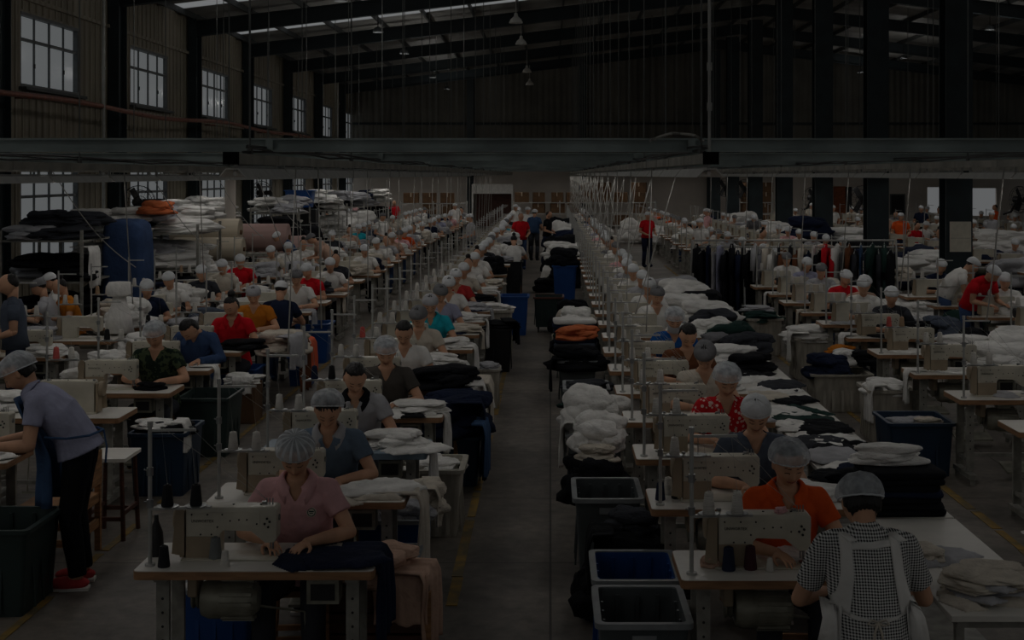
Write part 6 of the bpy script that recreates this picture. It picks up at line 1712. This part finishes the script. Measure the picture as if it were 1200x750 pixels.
for i, (px, py, D, c, w_, h_) in enumerate(((352, 262, 37, 'black', 1.5, 1.3), (330, 252, 36, 'black', 1.2, .5), (415, 245, 46, 'white', 1.7, .9), (402, 262, 44, 'white', 1.4, .9), (440, 258, 48, 'white', 1.6, .7), (300, 262, 36, 'light grey', 1.0, .7), (382, 300, 33, 'white', 1.1, .5), (350, 320, 27, 'light grey', 1., .5), (480, 268, 50, 'white', 1.4, .5), (450, 300, 36, 'navy', 1.2, .7), (700, 262, 52, 'white', 1.3, .8), (740, 258, 54, 'white', 1.3, .8), (780, 262, 46, 'white', 1.3, .7), (812, 268, 40, 'white', 1.1, .6))):
    h0 = max(0, PZ(py, D) - h_); heap(c, PX(px, D), D, h0 if h0 < .3 else h0, w_, 1.2, h_ if h0 >= .3 else h_ + h0, '%s bulky bundle deep in the hall, %s counted from the window side' % (c, ORD[i]), seed=i)
# --- the clothes rail
rl = empty('clothes_rail', (4.45, 25, 0)); Wd = 3.7
m = MB()
for zz in (1.38, 1.5): m.cyl((-Wd / 2, 0, zz), (Wd / 2, 0, zz), .018, n=8)
m.build('rail', M_stand, rl, smooth=True)
for i in range(5):
    m = MB()
    for s in (-.28, .28): m.cyl((-Wd / 2 + i * Wd / 4, s, 0), (-Wd / 2 + i * Wd / 4, 0 if 0 else s * .4, 1.5), .018, n=8)
    m.box((-Wd / 2 + i * Wd / 4, 0, .04), (.04, .7, .04)); m.build('upright', M_stand, rl)
tag(rl, 'long pale clothes rail on uprights across the right-hand rows', 'clothes rail')
seq = [('coat', 'black'), ('coat', 'black'), ('trousers', 'navy'), ('trousers', 'light grey'), ('trousers', 'lavender'), ('coat', 'black'), ('coat', 'black'), ('coat', 'navy'), ('trousers', 'black'), ('coat', 'black'), ('shirt', 'light grey'), ('shirt', 'grey'), ('shirt', 'cream'), ('shirt', 'white'), ('trousers', 'charcoal'), ('coat', 'brown'), ('trousers', 'charcoal'), ('coat', 'brown'), ('shirt', 'cream'), ('shirt', 'navy'), ('trousers', 'white'), ('shirt', 'black'), ('coat', 'red'), ('shirt', 'red'), ('shirt', 'white'), ('trousers', 'grey'), ('shirt', 'brown'), ('coat', 'charcoal'), ('trousers', 'denim blue'), ('trousers', 'slate'), ('coat', 'dark green'), ('coat', 'charcoal'), ('coat', 'dark green'), ('coat', 'black')]
for i, (k, c) in enumerate(seq):
    x = 4.45 - Wd / 2 + .08 + i * (Wd - .16) / (len(seq) - 1)
    o = place(P['hang'][k], (x, 25, 1.32 if i % 2 else 1.44), R(rnd.uniform(58, 82)), (1, 1.1, rnd.uniform(.92, 1.05)))
    for ch_ in kids(P['hang'][k]): pass
    tag(o, '%s %s on the long clothes rail, %s from its %s end' % (c, k, ORD[min(i, len(seq) - 1 - i)] if min(i, len(seq) - 1 - i) else 'first', 'left' if i < len(seq) / 2 else 'right'), 'garment', 'clothes on the long rail')
    CUR[o.name] = c
allk = {}
for o in bpy.data.objects:
    if o.parent is not None and o.parent.name in CUR and o.name.startswith('cloth'): recolor(o, COL[CUR[o.parent.name]])
# --- heaps and bolts behind the clothes rail and past the ridge columns
for i, (px, py, D, c, w_, h_) in enumerate(((865, 248, 51.2, 'white', 2.8, 1.4), (905, 258, 48, 'white', 1.6, .8), (935, 262, 40, 'white', 1.7, 1.3), (915, 280, 38, 'light grey', 1.4, .8), (946, 252, 39.5, 'navy', 1.1, .7), (1000, 265, 40, 'white', 2.0, .5), (985, 278, 39, 'black', 2.4, .9), (1070, 285, 33, 'navy', 2.4, 1.0), (1092, 292, 31, 'white', 1.4, .4), (1060, 300, 30, 'white', 1.2, .4), (1125, 275, 36, 'cream', 1.5, 1.0), (1160, 290, 32, 'navy', 2.2, .8), (1175, 268, 35, 'white', 1.8, .6), (1196, 300, 28, 'light grey', 1.5, .6), (1190, 330, 23, 'black', 1.6, .7), (1100, 330, 25, 'white', 1.4, .5), (1060, 345, 22, 'white', 1.0, .4), (1150, 350, 20, 'dark green', .9, .8))):
    h0 = max(0, PZ(py, D) - h_); heap(c, PX(px, D), D, h0 if h0 >= .3 else 0, w_, 1.3, h_ + (h0 if h0 < .3 else 0), '%s bulky pile past the clothes rail, %s from its near end' % (c, ORD[i]), seed=i + 3)
for i, (px, D, kd, c, rz, t) in enumerate(((610, 39, 'stand_hair', 'red', .2, 'standing person in a red uniform at the end of the aisle'), (626, 43, 'stand_cap', 'denim blue', 2.8, 'person in a blue top seen from behind at the end of the aisle'), (618, 46, 'stand_cap', 'white', .3, 'capped person in white at the end of the aisle'), (605, 50, 'stand_cap', 'white', -.3, 'smaller capped person in white beyond the red uniform'), (641, 41, 'stand_hair', 'black', 1.2, 'dark dressed person at the right of the aisle end'),
        (602, 31.2, 'sit_hair', 'white', PI, 'bareheaded person in a white tee sitting with the back to the camera in the aisle'), (553, 38, 'stand_cap', 'light grey', -1.2, 'capped person in pale grey leaning over the left rows, deep in the hall'), (533, 52, 'stand_cap', 'white', .2, 'capped person in white standing deep left of the aisle'), (462, 58, 'stand_hair', 'red', .1, 'tiny standing person in red near the far wall on the window side'),
        (830, 44, 'stand_cap', 'pink', -1.3, 'capped person in pale pink standing beyond the clothes rail'), (758, 40, 'stand_cap', 'red', .5, 'person in a red apron beyond the right aisle row'), (887, 35, 'sit_hair', 'beige', .8, 'bareheaded person in beige behind the clothes rail'), (822, 34, 'stand_cap', 'white', -.8, 'capped person in white bending behind the clothes rail'), (1168, 50, 'stand_hair', 'orange', -1.5, 'person in an orange top past the ridge columns'),
        (1070, 40, 'sit_hair', 'red', .4, 'person in red sitting before the white far wall'), (1082, 41, 'sit_cap', 'white', .2, 'capped person in white beside the red one before the far wall'), (1110, 20.5, 'bent_cap', 'white', 1.4, 'person in white bending right of the third right row'), (1140, 19, 'bent_cap', 'red', .5, 'person in a red vest bending right of the rows'), (1005, 19, 'sit_cap', 'beige', .3, 'capped person in beige behind the second right row'), (1187, 52, 'stand_cap', 'white', .3, 'capped person in white at the picture edge, far right'),
        (342, 30, 'bent_cap', 'denim blue', -.8, 'person in a blue top bending among the left rows'), (447, 39, 'stand_cap', 'white', .8, 'capped person in white leaning in the left rows'), (385, 29, 'bent_cap', 'beige', -1.2, 'person in beige leaning over the left rows'))):
    farp(PX(px, D), D, '', 0, kd, c, rz, t)
st3 = stool_at(PX(602, 31.2), 31.25, 'person sitting with the back to the camera')
# print on the second worker's tee, plaid and so on stay in the cloth itself
# more loose work on the nearer tables and benches
TAB = [('second right row', X5, 10.35, 1.49, 1, 9), ('second left row', X3, 10.75, 1.43, 2, 10), ('third left row', X4 - .2, 14.6, 1.43, 0, 9), ('right aisle row', X2, 6.57, 1.4, 2, 11), ('left aisle row', X1, 6.72, 1.42, 3, 11)]
for nm, xx, D0, st_, n0, n1 in TAB:
    for k in range(n0, n1):
        c = rnd.choice(['white', 'black', 'light grey', 'navy', 'cream', 'charcoal'])
        kd = rnd.choice(['piece', 'shirt', 'piece'])
        flat(kd, c, xx + rnd.uniform(-.35, -.15) if 'aisle' not in nm else xx + rnd.uniform(.15, .4), D0 + st_ * k + rnd.uniform(.08, .3), z + .003, rnd.uniform(0, 6), '%s flat %s lying on the %s table of the %s' % (c, {'piece': 'cloth', 'shirt': 'shirt'}[kd], ORD[k], nm), s=rnd.uniform(.4, .62))
        if 'aisle' not in nm and k % 2 == 0:
            drape(k % 3, rnd.choice(['white', 'black', 'cream', 'light grey']), xx - .59 + (0 if 'right' in nm else 1.18), D0 + st_ * k + .28, z + .006, PI if 'right' in nm else 0, 'cloth hanging off the aisle end of the %s table, %s' % (ORD[k], nm), sc3=(.8, .7, .6))
for i, (x, y, c, k, s_) in enumerate(((1.98, 9.1, 'black', 'piece', .8), (2.2, 9.25, 'white', 'shirt', .6), (2.02, 9.85, 'light grey', 'piece', .8), (2.2, 10.9, 'black', 'piece', .9), (1.98, 11.05, 'white', 'shirt', .6), (2.2, 12.3, 'black', 'shirt', .6), (1.95, 12.5, 'cream', 'piece', .8), (2.2, 13.1, 'charcoal', 'piece', .9), (2.0, 13.9, 'black', 'shirt', .6))):
    flat(k, c, x, y, Q + .012, rnd.uniform(0, 6), '%s %s among the loose work of the packing tables, %s of the extra pieces' % (c, {'piece': 'cloth', 'shirt': 'shirt'}[k], ORD[i]), s=s_)
# generic garments on far tables
far_list = []
for nm, xx, D0, st_, n0, n1 in (('left aisle row', X1, 6.72, 1.42, 12, 37), ('right aisle row', X2, 6.57, 1.4, 12, 37), ('second left row', X3, 10.75, 1.43, 11, 33), ('third left row', X4, 14.6, 1.43, 10, 30), ('second right row', X5, 10.35, 1.49, 9, 32), ('third right row', X6, 15.6, 1.55, 0, 26)):
    for k in range(n0, n1):
        if rnd.random() < (.8 if k < 24 else .6):
            c = rnd.choice(['white', 'white', 'white', 'light grey', 'cream', 'black', 'navy', 'white'])
            far_list.append((D0 + st_ * k, nm, c, xx + rnd.uniform(.1, .45), D0 + st_ * k + rnd.uniform(.1, .35), rnd.uniform(.4, .7), rnd.uniform(.35, .55), rnd.uniform(.15, .4)))
far_list.sort(key=lambda q: q[0])
rest = MB(); pm = P['heap'][2].data; pm2 = bpy.data.meshes.new('tmp')
for (dd, nm, c, x, y, w_, d_, h_) in far_list:
    if NG[0] < 296: heap(c, x, y, z, w_, d_, h_, '%s garments on a distant table of the %s' % (c, nm), '%s garments on distant tables of the %s' % (c, nm))
    else: rest.add([(v.co.x * w_ + x, v.co.y * d_ + y, v.co.z * h_ + z) for v in pm.vertices], [tuple(p.vertices) for p in pm.polygons], {'white': 0, 'light grey': 1, 'cream': 2, 'black': 3, 'navy': 4}[c])
if rest.v: tag(rest.build('distant_garments', [M_white, M_lgrey, M_cream, M_black, M_navy], None, smooth=True), 'countless small garments on the farthest tables', 'garments', kind='stuff')
# rulers of rods and dark props are done; remove the waiting first copies
for o in PROTO:
    st_ = [o]; al = []
    while st_:
        q = st_.pop(); al.append(q); st_.extend(KID.get(q.name, []))
    for q in al: bpy.data.objects.remove(q)
bpy.context.view_layer.update()
